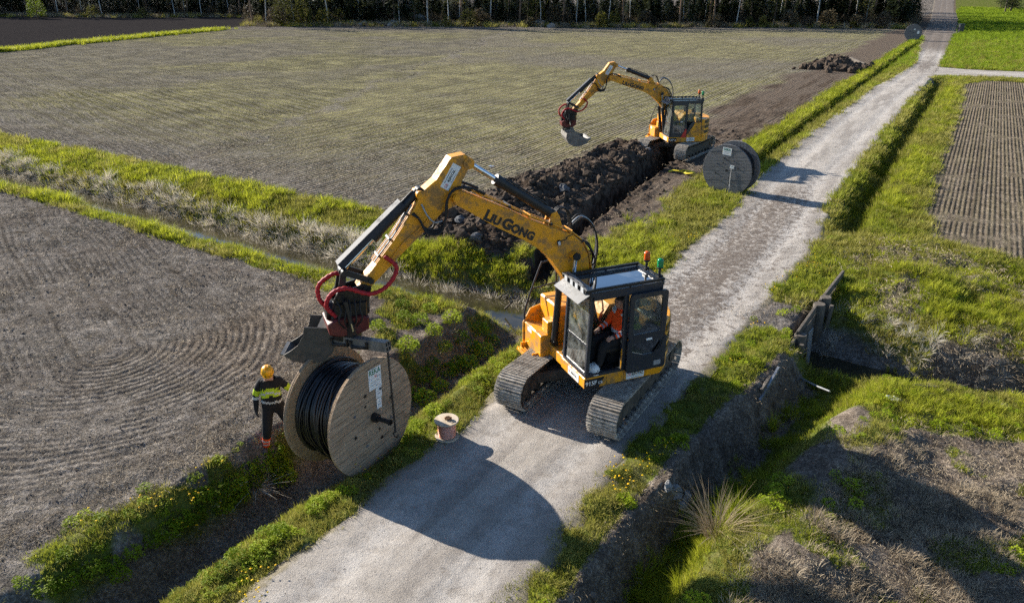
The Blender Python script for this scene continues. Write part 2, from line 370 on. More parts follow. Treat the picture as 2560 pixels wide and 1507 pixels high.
# clods and furrows as relief
soil = np.clip(near_f + low_f + far_f + right_f, 0, 1)
amp = np.clip(1.2 - np.hypot(Sg - 3, Ng) / 60, 0, 1)
cl = np.abs(fbm(Xg * 3.1, Yg * 3.1, 60, 4) - .5) * 2
Hm = Hg + soil * amp * (fbm(Xg * 4.2, Yg * 4.2, 61, 3) - .5) * .07 + soil * amp * (cl - .3) * .03
Hm = Hm + dark * amp * ((fbm(Xg * 2.1, Yg * 2.1, 62, 4) - .45) * .42 + (np.abs(fbm(Xg * 4.7, Yg * 4.7, 63, 3) - .5)) * .22 * np.exp(-(q1 / 2.2) ** 2)) * smooth((q2 - .35) / .3)
Hm = Hm + (1 - soil) * (1 - road_w) * amp * (fbm(Xg * 2.2, Yg * 2.2, 64, 4) - .5) * .24
Hm = Hm + low_f * ((fbm(Xg * .9, Yg * .9, 69, 3) - .5) * .34 + (fbm(Xg * 3.0, Yg * 3.0, 71, 3) - .5) * .12)
Hm = Hm + d3w * (fbm(Xg * 1.3, Yg * 1.3, 66, 4) - .5) * .42 + d3w * (fbm(Xg * 5, Yg * 5, 68, 3) - .5) * .07 + d2w * (fbm(Xg * 2, Yg * 2, 67, 4) - .5) * .25
Hm = Hm + bare * amp * (fbm(Sg * .5, Ng * 3.2, 65, 3) - .5) * .16
Hm = Hm - .05 * smooth((nw - roadL(Sg)) / .2) * smooth((roadR(Sg) - nw) / .2)
# furrow coordinate: near field turns in loops, the others run along the road
cs, cn = SN(*G(270, 880)[:2])
lx, ly = Sg - cs, Ng - cn
ua = math.atan2(.35, -1.0)                                     # half-line the loops close round, in (n, s)
ux, uy = math.sin(ua), math.cos(ua)
tt = np.maximum(lx * ux + ly * uy, 0)
caps = np.hypot(lx - tt * ux, (ly - tt * uy))
rowc = np.where(near_f > .02, (caps + wl_ * .35) * 1.3, np.where(right_f > .02, Ng * 1.5, Ng + wl_ * .25))
hl = smooth((40 + wl_ * 25 - (Sg + .6 * np.minimum(Ng + 30, 0) * -0.0)) / 12)
left_rows = smooth((-24 - Ng + (Sg - 15) * -.42 + wl_ * 6) / 3) * far_f                     # western part drilled across
rowc = np.where(left_rows > .5, Sg * .96 + Ng * .28 + wl_ * .6, rowc)
rowa = np.clip(near_f * .75 * (.15 + .85 * smooth((nearEdge(Sg) - Ng - .8) / 2.6)) + right_f * .8 + far_f * .9, 0, 1) * (1 - dark) * (1 - bare * .7) * (1 - smooth(1 - np.abs(left_rows - .5) * 2.4))
Hm = Hm + near_f * (1 - smooth((nearEdge(Sg) - Ng - .8) / 2.6)) * (fbm(Xg * 2.6, Yg * 2.6, 73, 3) - .5) * .14
Hm = Hm + near_f * smooth((nearEdge(Sg) - Ng - .8) / 2.6) * np.sin(rowc / .25 * 2 * np.pi) * .014 * smooth(fbm(Xg * .2, Yg * .2, 70, 2) * 2.4 - .5)

warm = np.clip(dryp + wild * .7 + low_f + right_f + bare * .8 + d3w * 1.0 + d2w * 1.0 + spoil, 0, 1)
dark = np.maximum(dark, bare * .85 * smooth((fbm(Sg * .22, Ng * 1.7, 47, 4) - .47) / .14) * smooth((Sg - 17) / 4) * smooth((85 - Sg) / 25))
forest_shade = np.clip(topleft * (1 - strip), 0, 1)  # mask of the wood's shade, painted into the fallow field's colour
ATTR = dict(forest_shade=forest_shade, warm=warm, grass=grass, dark=dark, straw=straw, sprout=sprout, rowc=rowc, rowa=rowa, bare=bare)
def ground_material():
    t = NT('ground_soil_and_turf'); p = t.pos()
    a = {k: t.attr(k) for k in ATTR}
    big = t.noise(p, .35, 3, .6); mid = t.noise(p, 2.6, 4, .65); fine = t.noise(p, 17, 4, .75); grit = t.noise(p, 55, 2, .7)
    wv = t.math('ADD', t.math('MULTIPLY', mid, .30), t.math('ADD', t.math('MULTIPLY', fine, .45), t.math('MULTIPLY', grit, .25)))
    soil = t.ramp(wv, (.38, (.048, .043, .039)), (.5, (.160, .142, .124)), (.60, (.37, .335, .30)))
    soil = t.mix(t.math('MULTIPLY', t.ss(big, .35, .7), .45), soil, t.mix(.5, soil, (.11, .082, .062)))
    soil = t.mix(t.math('MULTIPLY', a['warm'], .75), soil, t.ramp(wv, (.38, (.045, .034, .026)), (.5, (.155, .118, .087)), (.60, (.35, .28, .21))))
    # dead straw flecks
    st = t.noise(t.scalev(p, (1.0, 2.2, 1)), 34, 2, .75, .6)
    c = t.mix(t.math('MULTIPLY', t.ss(st, .58, .68), t.math('MULTIPLY', a['straw'], .8)), soil, (.36, .31, .235))
    # drill rows: ridge and furrow of each pass, furrow shade put into the colour
    wob = t.math('MULTIPLY', t.math('SUBTRACT', mid, .5), .07)
    row = t.math('SINE', t.math('MULTIPLY', t.math('ADD', a['rowc'], wob), 2 * math.pi / .25))
    wide = t.math('SINE', t.math('MULTIPLY', t.math('ADD', a['rowc'], wob), 2 * math.pi / .75)); pas = t.math('SINE', t.math('MULTIPLY', a['rowc'], 2 * math.pi / 3.0))
    rowm = t.math('MULTIPLY', t.math('MULTIPLY_ADD', t.math('ADD', t.math('MULTIPLY', row, .5), t.math('MULTIPLY', wide, .5)), .5, .5), a['rowa'])
    sp = t.noise(p, 21, 4, .8); spm = t.ss(t.math('ADD', sp, t.math('MULTIPLY', t.math('SUBTRACT', rowm, .4), .16)), .42, .58)
    spc = t.ramp(t.math('ADD', t.math('MULTIPLY', fine, .6), t.math('MULTIPLY', big, .4)), (.38, (.10, .095, .034)), (.5, (.255, .235, .085)), (.62, (.50, .455, .21)))
    c = t.mix(t.math('MULTIPLY', t.math('MULTIPLY', spm, a['sprout']), .95), c, spc)
    c = t.mix(t.math('MULTIPLY', t.math('MULTIPLY', t.ss(wide, .55, .95), a['rowa']), t.math('MULTIPLY', t.ss(t.noise(p, .25, 2), .36, .56), t.math('MULTIPLY_ADD', a['sprout'], .62, .12))), c, (.050, .044, .032))
    c = t.mix(t.math('MULTIPLY', t.math('MULTIPLY', t.ss(pas, .975, .995), a['rowa']), .45), c, (.07, .056, .042))
    fur = t.math('MULTIPLY', t.math('MULTIPLY', t.ss(row, .2, .95), a['rowa']), t.ss(t.noise(p, .45, 2, .6), .32, .6)); c = t.mix(t.math('MULTIPLY', fur, .5), c, (.040, .035, .031))
    # fresh dug earth, its tone also laid on the fallow field as shade
    dk = t.ramp(wv, (.36, (.016, .012, .009)), (.5, (.046, .034, .026)), (.64, (.13, .102, .08)))
    c = t.mix(a['dark'], c, dk)
    c = t.mix(t.math('MULTIPLY', a['forest_shade'], .8), c, t.mix(fine, (.012, .012, .013), (.040, .038, .040)))  # tree shade over the fallow field, as near-black soil colour
    c = t.mix(t.math('MULTIPLY', a['bare'], t.ss(mid, .4, .6)), c, t.mix(fine, (.045, .033, .025), (.19, .145, .11)))
    # turf seen between the blades
    tf = t.ramp(wv, (.36, (.035, .040, .012)), (.5, (.10, .125, .025)), (.64, (.21, .225, .05)))
    tf = t.mix(t.math('MULTIPLY', t.ss(t.noise(p, 1.1, 3, .6), .48, .66), .6), tf, (.22, .18, .10))
    c = t.mix(t.ss(a['grass'], .25, .7), c, tf)
    h = t.math('ADD', t.math('MULTIPLY', fine, 1.0), t.math('MULTIPLY', grit, .4))
    h = t.math('ADD', h, t.math('MULTIPLY', mid, 1.2))
    hr = t.math('MULTIPLY', t.math('MULTIPLY', t.math('ADD', t.math('MULTIPLY', row, .5), t.math('MULTIPLY', wide, .10)), t.ss(t.noise(p, .45, 2, .6), .32, .60)), a['rowa'])
    return t.fin(c, .95, 0, t.bump(h, .055, .9, t.bump(hr, .088, 1.0)), 0.0)
M_ground = ground_material()
ni, nj = Sg.shape
idx = np.arange(ni * nj).reshape(ni, nj)
Q = np.stack([idx[:-1, :-1], idx[1:, :-1], idx[1:, 1:], idx[:-1, 1:]], -1).reshape(-1, 4)[:, ::-1]
P3 = np.stack([Xg, Yg, Hm], -1).reshape(-1, 3)
def fc(A): return A.ravel()[Q].mean(1)
reg = np.zeros(len(Q), int)
for k, wgt in ((1, near_f), (2, far_f), (4, right_f), (5, low_f)): reg[fc(wgt) > .5] = k
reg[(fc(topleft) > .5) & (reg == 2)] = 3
reg[fc(meadow) > .5] = 7
reg[fc(forest) > .5] = 6
REG = {0: ('ground', 'grassy banks, verges and ditch beds between the road and the fields'), 1: ('ploughed_field', 'bare harrowed field with looping furrows beside the stream'),
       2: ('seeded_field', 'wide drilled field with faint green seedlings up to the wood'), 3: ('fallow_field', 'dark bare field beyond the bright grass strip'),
       4: ('roadside_field', 'brown furrowed field beyond the ditch beside the upper road'), 5: ('stubble_field', 'rough brown stubble ground crossed by the excavator shadow'),
       6: ('forest_floor', 'dark ground under the trees of the wood'), 7: ('meadow', 'bright green meadow beside the farm track')}
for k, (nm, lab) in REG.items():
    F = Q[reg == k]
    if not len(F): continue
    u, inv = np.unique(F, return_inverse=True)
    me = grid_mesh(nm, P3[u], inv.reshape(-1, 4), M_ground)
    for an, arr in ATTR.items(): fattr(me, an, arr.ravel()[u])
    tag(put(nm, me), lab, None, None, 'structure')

# ------------------------------------------------------------------ gravel road
def gravel_material():
    t = NT('road_gravel'); p = t.pos(); e = t.attr('edge'); k = t.attr('dirt'); rut = t.attr('rut')
    fine = t.noise(p, 34, 4, .8); mid = t.noise(p, 3.2, 5, .7); big = t.noise(p, .7, 3, .6); grit = t.noise(p, 90, 2, .7)
    wv = t.math('ADD', t.math('MULTIPLY', fine, .30), t.math('ADD', t.math('MULTIPLY', mid, .40), t.math('MULTIPLY', grit, .3)))
    c = t.ramp(wv, (.34, (.272, .240, .207)), (.5, (.402, .360, .314)), (.66, (.525, .478, .424)))
    c = t.mix(t.math('MULTIPLY', t.ss(big, .42, .62), .30), c, (.235, .205, .17))
    c = t.mix(t.math('MULTIPLY', t.ss(t.attr('streak'), .44, .60), .75), c, t.mix(mid, (.20, .172, .146), (.30, .266, .232)))
    c = t.mix(t.math('MULTIPLY', rut, t.ss(mid, .3, .6)), c, t.mix(.6, c, (.49, .455, .415)))
    c = t.mix(t.math('MULTIPLY', t.ss(t.noise(p, 14, 3, .8), .64, .70), .8), c, (.10, .09, .08))
    dn = t.ss(t.math('ADD', t.noise(p, 5.5, 5, .8, .8), t.math('MULTIPLY', k, .215)), .66, .75)
    c = t.mix(t.math('MULTIPLY', dn, .85), c, t.mix(fine, (.05, .037, .028), (.17, .13, .10)))
    c = t.mix(t.ss(t.math('ADD', e, t.math('MULTIPLY', t.math('SUBTRACT', mid, .5), 1.3)), .45, .85), c, t.mix(fine, (.13, .11, .07), (.30, .26, .19)))
    h = t.math('ADD', t.math('MULTIPLY', fine, .9), t.math('ADD', t.math('MULTIPLY', grit, .5), t.math('MULTIPLY', mid, 1.6)))
    return t.fin(c, .93, 0, t.bump(h, .02, .8), .2)
M_gravel = gravel_material()
def ribbon(name, S, lfun, rfun, nn, mat, label, zoff=.03, swap=False, dirtf=None):
    u = np.linspace(0, 1, nn); A, U = np.meshgrid(S, u, indexing='ij')
    L = lfun(A); Rr = rfun(A); B = L + (Rr - L) * U
    s, n = (B, A) if swap else (A, B)
    x, y = W2(s, n); w = fbm(x * 1.7, y * 1.7, 80, 4) - .5
    ed = np.minimum(U, 1 - U) * (Rr - L)
    z = hgt(s, n) + zoff - .10 * smooth((.30 + w * .6 - ed) / .40) - .022 * np.exp(-((np.abs(U - .5) * (Rr - L) - .8) / .28) ** 2) * (1 + w) + .012 * w
    z = z + .02 * (fbm(x * 6, y * 6, 82, 3) - .5)
    I = np.arange(s.size).reshape(s.shape)
    F = np.stack([I[:-1, :-1], I[1:, :-1], I[1:, 1:], I[:-1, 1:]], -1).reshape(-1, 4)
    if not swap: F = F[:, ::-1]
    me = grid_mesh(name, np.stack([x, y, z], -1).reshape(-1, 3), F, mat)
    fattr(me, 'edge', smooth((.55 - ed) / .5) + .0 * w); fattr(me, 'dirt', dirtf(s, n) if dirtf else np.zeros(s.shape)); fattr(me, 'streak', fbm(s * .35, n * 2.6, 86, 5) if not swap else fbm(s * 2.6, n * .35, 86, 5)); fattr(me, 'rut', np.exp(-((np.abs(U - .5) * (Rr - L) - .82 + w * .12) / .30) ** 2))
    return tag(put(name, me), label, None, None, 'structure')
rs = np.concatenate([np.arange(-14, 26, .09), np.arange(26, 90, .3), np.arange(90, 330, 1.5)])
ribbon('road', rs, lambda s: roadL(s) - .25, lambda s: roadR(s) + .25, 46, M_gravel, 'pale gravel farm road running from the bottom edge up to the wood',
       dirtf=lambda s, n: .15 + smooth((s - 6) / 4) * smooth((34 - s) / 12) * (.5 + .5 * smooth(1.3 - np.abs(n - .2))) + .28 * smooth((s - 30) / 20) + .6 * np.exp(-((s - 84) / 9) ** 2) + 1.0 * smooth((s - 95) / 20))
ribbon('side_track', np.concatenate([np.arange(.5, 30, .5), np.arange(30, 200, 4)]), lambda n: 77 + .02 * n - 3.4 * np.exp(-(n - .5) / 2.6), lambda n: 81.3 + .15 * n + 4.6 * np.exp(-(n - .5) / 2.4), 24, M_gravel,
       'gravel side track branching off past the meadow', zoff=.022, swap=True)
# ------------------------------------------------------------------ water in the ditch
def water_material():
    t = NT('ditch_water'); p = t.pos()
    c = t.ramp(t.noise(p, 1.3, 4, .6), (.35, (.020, .018, .010)), (.65, (.055, .047, .026)))
    return t.fin(c, .06, 0, t.bump(t.noise(p, 5, 3), .004, .25), .5)
M_water = water_material()
def water(name, n0, n1, label):
    a = np.arange(n0, n1 + .01, .5); v = []; f = []
    for i, n in enumerate(a):
        for k in (-1.3, -.4, .4, 1.3): x, y = W2(float(streamS(n)) + k, n); v.append((x, y, WATER_Z - (.16 if n > 0 else 0)))
    for i in range(len(a) - 1):
        for k in range(3): f.append((i * 4 + k, i * 4 + k + 1, i * 4 + 5 + k, i * 4 + 4 + k))
    tag(MB().add(v, f).build(name, M_water), label, None, None, 'structure')
water('stream_water', -70, -2.6, 'narrow brown stream water below the reed bank beside the ploughed field')
water('stream_water', 3.1, 60, 'dark stream water beyond the timber wall beside the road')
# ------------------------------------------------------------------ object materials
def paint_material():
    t = NT('yellow_machine_paint'); p = t.obj()
    n = t.noise(p, 3.5, 5, .65); f = t.noise(p, 26, 4, .7)
    c = t.mix(t.math('MULTIPLY', t.ss(n, .4, .75), .35), (.83, .345, .012), (.62, .23, .012))
    d = t.math('MULTIPLY', t.ss(t.math('ADD', n, t.math('MULTIPLY', f, .35)), .62, .82), .75)
    c = t.mix(d, c, (.20, .13, .06))
    sc = t.ss(t.noise(p, 48, 3, .8), .69, .74); c = t.mix(t.math('MULTIPLY', sc, .55), c, (.10, .07, .04))
    return t.fin(c, t.mixf(d, .36, .85), 0, t.bump(f, .003, .25), .5)
M_paint = paint_material()
M_cab = plain('charcoal_cab_paint', (.030, .034, .044), .38, 0, .3, 5, .5, 0, .25, (.07, .06, .05))
M_guard = plain('slate_guard_plate', (.030, .034, .045), .62, 0, .3, 5, .3, 0, .3, (.08, .07, .06))
M_black = plain('black_plastic', (.013, .013, .014), .5, 0, .3, 8, .5)
M_rubber = plain('black_rubber_hose', (.014, .013, .013), .6, 0, .3, 9, .4, 0, .3, (.06, .05, .04))
M_steel = plain('worn_bucket_steel', (.23, .215, .195), .5, .35, .6, 5, .5, .3, .55, (.12, .10, .08))
M_darksteel = plain('dark_bucket_steel', (.085, .078, .07), .6, .3, .6, 5, .4, .3, .6, (.14, .115, .09))
def track_material():
    t = NT('dusty_track_steel'); p = t.obj(); rnd = t.new('ShaderNodeObjectInfo').outputs['Random']
    off = t.new('ShaderNodeCombineXYZ'); t.put(t.math('MULTIPLY', rnd, 53.0), off.inputs[0]); v = t.new('ShaderNodeVectorMath', operation='ADD'); t.put(p, v.inputs[0]); t.put(off.outputs[0], v.inputs[1]); q = v.outputs[0]
    n = t.noise(q, 7, 5, .7); f = t.noise(q, 40, 3, .7)
    c = t.ramp(t.math('ADD', t.math('MULTIPLY', n, .7), t.math('MULTIPLY', f, .3)), (.36, (.15, .13, .105)), (.5, (.41, .36, .30)), (.64, (.58, .52, .44)))
    c = t.mix(t.math('MULTIPLY', t.math('SUBTRACT', rnd, .4), .8, clamp=True), c, (.18, .145, .11))
    return t.fin(c, .88, 0, t.bump(n, .02, .7), .15)
M_track = track_material()
M_frame = plain('muddy_undercarriage', (.05, .044, .038), .7, .1, .5, 5, .35, .4, .8, (.15, .12, .09))
M_chrome = plain('chrome_piston_rod', (.72, .74, .77), .12, 1.0, .15, 8)
M_tilt = plain('black_tiltrotator_casting', (.022, .021, .022), .35, .3, .4, 8, .5, .3, .2, (.09, .075, .06))
M_redcast = plain('red_tiltrotator_paint', (.13, .013, .010), .5, 0, .5, 7, .5, .2, .35, (.05, .03, .025))
M_redhose = plain('red_hose_sleeve', (.42, .012, .018), .55, 0, .3, 12, .4, .6)
M_white = plain('white_sticker', (.80, .80, .78), .45, 0, .12, 9)
M_ink = plain('black_lettering', (.02, .018, .017), .5, 0, .1, 9)
M_red = plain('red_lettering', (.55, .03, .02), .5, 0, .1, 9)
M_green_ink = plain('green_lettering', (.01, .16, .07), .6, 0, .1, 9)
M_grey_ink = plain('grey_print', (.30, .30, .31), .6, 0, .1, 9)
M_alu = plain('dull_grey_metal_rail', (.34, .35, .36), .4, .6, .3, 8, .5, 0, .2)
M_visor = plain('grey_visor_mesh', (.25, .25, .25), .45, .3, .3, 12, .5, 0, .2)
M_seat = plain('dark_seat_fabric', (.018, .018, .020), .85, 0, .3, 8, .3)
def lamp_mat(name, col):
    t = NT(name); n = t.voro(t.obj(), 60); return t.fin(t.mix(t.ss(n, .1, .5), col, tuple(c * .6 for c in col)), .15, 0, None, .7)
M_amber = lamp_mat('amber_beacon_lens', (.95, .14, .005)); M_gbeacon = lamp_mat('green_beacon_lens', (.005, .36, .12)); M_lens = lamp_mat('clear_lamp_lens', (.85, .87, .9))
def glass_material(name, tint, refl=1.0):
    t = NT(name); t.n.remove(t.b)
    tr = t.new('ShaderNodeBsdfTransparent'); tr.inputs[0].default_value = tint + (1,)
    gl = t.new('ShaderNodeBsdfGlossy'); gl.inputs['Roughness'].default_value = .02
    df = t.new('ShaderNodeBsdfDiffuse'); df.inputs[0].default_value = (.42, .44, .42, 1)
    fr = t.new('ShaderNodeFresnel'); fr.inputs[0].default_value = 1.5
    m1 = t.new('ShaderNodeMixShader'); m2 = t.new('ShaderNodeMixShader')
    t.put(t.math('MULTIPLY', t.ss(t.noise(t.obj(), 4, 4, .6), .25, .75), .42), m1.inputs[0]); t.l.new(tr.outputs[0], m1.inputs[1]); t.l.new(df.outputs[0], m1.inputs[2])
    t.put(t.math('MULTIPLY', fr.outputs[0], refl, clamp=True), m2.inputs[0]); t.l.new(m1.outputs[0], m2.inputs[1]); t.l.new(gl.outputs[0], m2.inputs[2])
    t.l.new(m2.outputs[0], t.out.inputs[0]); return t.mat
M_glass = glass_material('cab_window_glass', (.72, .80, .77), 2.0)
M_roofglass = glass_material('roof_window_glass', (.10, .12, .15), 4.0)
def wood_material(name, a, b, c, sc=1.0, stain=.35):
    t = NT(name); p = t.obj(); oi = t.new('ShaderNodeObjectInfo').outputs['Random']
    off = t.new('ShaderNodeCombineXYZ'); t.put(t.math('MULTIPLY', oi, 37.0), off.inputs[0]); t.put(t.math('MULTIPLY', oi, 91.0), off.inputs[1])
    v = t.new('ShaderNodeVectorMath', operation='ADD'); t.put(p, v.inputs[0]); t.put(off.outputs[0], v.inputs[1]); q = v.outputs[0]
    g = t.noise(t.scalev(q, (6, 1.2, 26)), 2.2 * sc, 5, .65, .4); k = t.noise(q, 2.2, 4, .6)
    col = t.ramp(g, (.3, a), (.55, b), (.75, c))
    col = t.mix(t.math('MULTIPLY', t.math('SUBTRACT', oi, .35), .5, clamp=True), col, tuple(x * .55 for x in b))
    col = t.mix(t.math('MULTIPLY', t.ss(k, .5, .72), stain), col, tuple(x * .5 for x in a))
    return t.fin(col, .85, 0, t.bump(g, .006, .5), .25)
M_wood = wood_material('drum_planks_brown', (.20, .135, .085), (.40, .285, .19), (.55, .42, .30), 1.0, .45)
M_woodin = wood_material('drum_planks_inner', (.22, .14, .078), (.38, .26, .155), (.50, .37, .245))
M_greywood = wood_material('drum_planks_weathered', (.10, .098, .10), (.19, .185, .185), (.31, .30, .295), 1.0, .5)
M_ply = wood_material('spool_plywood', (.40, .31, .21), (.55, .45, .33), (.66, .57, .45), .7, .25)
M_oldwood = wood_material('weathered_timber', (.07, .058, .046), (.14, .118, .095), (.25, .22, .185), 1.0, .5)
M_cable = plain('black_power_cable', (.010, .011, .014), .33, 0, .3, 7, .6, 0, .12, (.04, .04, .045))
M_copper = plain('bare_copper_wire', (.80, .40, .30), .38, .75, .3, 14)
M_brown = plain('brown_tie_wire', (.24, .12, .05), .7, .2, .4, 12)
M_chain = plain('rusty_chain', (.06, .05, .043), .6, .5, .4, 12)

def text(name, body, size, mat, parent, org, right, up, bold=.0, ext=.0015, sx=1.0, align='CENTER', shear=0.0):
    cu = bpy.data.curves.new(name, 'FONT'); cu.body = body; cu.size = size; cu.align_x = align; cu.offset = bold * size; cu.extrude = ext; cu.shear = shear; cu.resolution_u = 3
    o = bpy.data.objects.new(name, cu); me = bpy.data.meshes.new_from_object(o); bpy.data.objects.remove(o); bpy.data.curves.remove(cu)
    me.materials.clear(); me.materials.append(mat); me.name = name
    r = Vector(right).normalized(); u = Vector(up); u = (u - r * u.dot(r)).normalized(); w = r.cross(u)
    M = Matrix(((r.x, u.x, w.x), (r.y, u.y, w.y), (r.z, u.z, w.z)))
    for v in me.vertices: v.co = Vector(org) + M @ Vector((v.co.x * sx, v.co.y, v.co.z))
    return put(name, me, parent)
def V3(*a): return Vector(a)
def bar(mb, a, b, w, h, mi=0, up=(0, 0, 1), bev=0.0):
    """rectangular bar from a to b, w wide, h deep along up"""
    a = Vector(a); b = Vector(b); x = (b - a); L = x.length; x.normalize(); z = Vector(up); z = z - x * z.dot(x)
    z = z.normalized() if z.length > 1e-4 else x.orthogonal().normalized(); y = z.cross(x)
    return mb.box((a + b) / 2, (L, w, h), Matrix(((x.x, y.x, z.x), (x.y, y.y, z.y), (x.z, y.z, z.z))), mi, bev)
def rrect(x0, x1, z0, z1, r, n=4):
    P = []
    for cx, cz, a in ((x1 - r, z1 - r, 0), (x0 + r, z1 - r, 90), (x0 + r, z0 + r, 180), (x1 - r, z0 + r, 270)):
        for k in range(n + 1): t = R(a + 90 * k / n); P.append((cx + r * math.cos(t), cz + r * math.sin(t)))
    return P
def ringplate(mb, outer, inner, a, b, axes='xz', mi=0):
    """plate with a hole: two matching outlines extruded"""
    def P(u, v, w): return {'xz': (u, w, v), 'xy': (u, v, w), 'yz': (w, u, v)}[axes]
    n = len(outer); V = [P(u, v, w) for pl, w in ((outer, a), (inner, a), (inner, b), (outer, b)) for u, v in pl]
    F = [(r * n + k, r * n + (k + 1) % n, ((r + 1) % 4) * n + (k + 1) % n, ((r + 1) % 4) * n + k) for r in range(4) for k in range(n)]
    return mb.add(V, F, mi)
def spl(*P, n=8): return [tuple(q) for q in dense(P, n)]

# ------------------------------------------------------------------ excavator
def shoe_mesh():
    m = MB(); m.box((0, 0, 0), (.168, .60, .022))
    for k in (-.062, 0, .058): m.box((k, 0, .02), (.016, .598, .026))
    for k in (-.2, .2):
        m.box((0, k, -.03), (.10, .05, .04))
    return m.mesh('track_shoe', M_track)
SHOE = shoe_mesh()
TR_L, TR_R = 2.95, .36
def track_path(u):
    """position and direction on the track loop, u in metres"""
    per = 2 * TR_L + 2 * math.pi * TR_R; u %= per
    zc = TR_R + .04; h = TR_L / 2
    if u < TR_L: return (-h + u, zc - TR_R), 0
    u -= TR_L
    if u < math.pi * TR_R: a = -math.pi / 2 + u / TR_R; return (h + TR_R * math.cos(a), zc + TR_R * math.sin(a)), u / TR_R
    u -= math.pi * TR_R
    if u < TR_L: sag = -.035 * math.sin(math.pi * u / TR_L); return (h - u, zc + TR_R + sag), math.pi
    u -= TR_L; a = math.pi / 2 + u / TR_R
    return (-h + TR_R * math.cos(a), zc + TR_R * math.sin(a)), math.pi + u / TR_R
def make_track(root, y, rel):
    fr = MB(); zc = TR_R + .04; h = TR_L / 2
    fr.prism([(-h + .1, .22), (h - .1, .22), (h - .02, .40), (h - .25, .56), (-h + .25, .56), (-h + .02, .40)], -.17, .17, bev=.02)
    fr.box((.0, 0, .60), (2.1, .22, .10), bev=.02)
    pts = [track_path(k * (2 * TR_L + 2 * math.pi * TR_R) / 60)[0] for k in range(60)]
    for yy in (-.08, .08):                                       # link rails of the chain
        for k in range(60):
            a, b = pts[k], pts[(k + 1) % 60]; c = Vector((0, 0, zc)); q = .90
            bar(fr, (a[0], yy, zc + (a[1] - zc) * q), (b[0], yy, zc + (b[1] - zc) * q), .03, .06, up=(0, 1, 0))
    t = fr.build('track', M_frame, root); t.rotation_euler = (0, 0, rel); t.location = (-math.sin(rel) * y, math.cos(rel) * y, 0)
    for nm, x in (('idler_wheel', h), ('drive_sprocket', -h)):
        m = MB(); m.cyl((x, -.16, zc), (x, .16, zc), .27, n=20); m.cyl((x, -.20, zc), (x, .20, zc), .11, n=14)
        if nm[0] == 'd':
            for k in range(12): a = k * math.pi / 6; m.box((x + .29 * math.cos(a), 0, zc + .29 * math.sin(a)), (.07, .06, .06), Matrix.Rotation(-a, 3, 'Y'))
        m.build(nm, M_frame, t)
    for k in range(7):
        x = -1.2 + k * .4; MB().cyl((x, -.14, .17), (x, .14, .17), .10, n=14).build('roller', M_frame, t)
    per = 2 * TR_L + 2 * math.pi * TR_R; N = 46
    for k in range(N):
        (x, z), a = track_path(k * per / N)
        o = put('track_shoe', SHOE, t); o.location = (x, 0, z); o.rotation_euler = (math.pi, -a, 0)
        # shoe's grousers look outwards
        o.rotation_euler = Euler((math.pi, -a, 0), 'XYZ')
    return t
BOOM = [(3.09, 4.50), (3.06, 4.59), (2.96, 4.63), (2.80, 4.57), (2.52, 4.43), (1.97, 4.16), (1.57, 3.93), (1.13, 3.73), (.67, 3.53), (.45, 3.32), (.33, 3.08), (.27, 2.70), (.17, 2.2), (.05, 1.70), (.02, 1.45),
        (.12, 1.30), (.30, 1.30), (.42, 1.5), (.52, 1.92), (.62, 2.28), (.76, 2.57), (.93, 2.82), (1.09, 3.06), (1.33, 3.32), (1.69, 3.56), (2.29, 3.91), (2.79, 4.25), (2.97, 4.36)]
ARM = [(2.66, 5.12), (2.70, 5.00), (2.86, 4.74), (2.84, 4.50), (2.92, 4.37), (3.08, 4.31), (3.22, 4.25), (3.53, 3.97), (4.01, 3.57), (4.50, 3.13), (4.60, 3.03), (4.71, 3.02), (4.79, 3.11), (4.53, 3.37), (4.09, 3.88), (3.72, 4.37), (3.57, 4.64), (3.31, 4.83), (3.03, 5.19), (2.77, 5.22)]
def cylinder(root, name, a, b, c, rb, rr, y=0.0):
    """hydraulic cylinder: base pin a, gland b, rod end c, in the boom plane at y"""
    A, B, Cc = (Vector((p[0], y, p[1])) for p in (a, b, c)); d = (B - A).normalized()
    m = MB(); m.cyl(A, B, rb, n=18); m.cyl(A - d * .02 + V3(0, -rb, 0), A - d * .02 + V3(0, rb, 0), rb * .85, n=14)
    m.cyl(B - d * .10, B + d * .06, rb * 1.18, n=18)
    m.tube([A + d * .12 + V3(0, 0, rb * 1.2), A + d * .2 + V3(0, .02, rb * 1.5), B - d * .2 + V3(0, .02, rb * 1.45), B - d * .08 + V3(0, .0, rb * 1.1)], .018, 6)
    o = m.build(name, M_black, root)
    m = MB(); m.cyl(B, Cc, rr, n=14); m.build('piston_rod', M_chrome, o)
    m = MB(); m.cyl(Cc - V3(0, rb * 1.05, 0), Cc + V3(0, rb * 1.05, 0), rr * 1.8, n=14); m.build('rod_eye', M_black, o)
    return o
def sticker(parent, c, right, up, w, h, nrm, big='CERENTAL'):
    """white hire-company sticker with its lettering"""
    r = Vector(right).normalized(); u = Vector(up).normalized(); n = Vector(nrm).normalized(); c = Vector(c)
    m = MB(); m.box(c + n * .002, (w, h, .004), Matrix(((r.x, u.x, n.x), (r.y, u.y, n.y), (r.z, u.z, n.z))))
    s = m.build('sticker', M_white, parent)
    k = h * .46
    return s, c + n * .0052, r, u, k
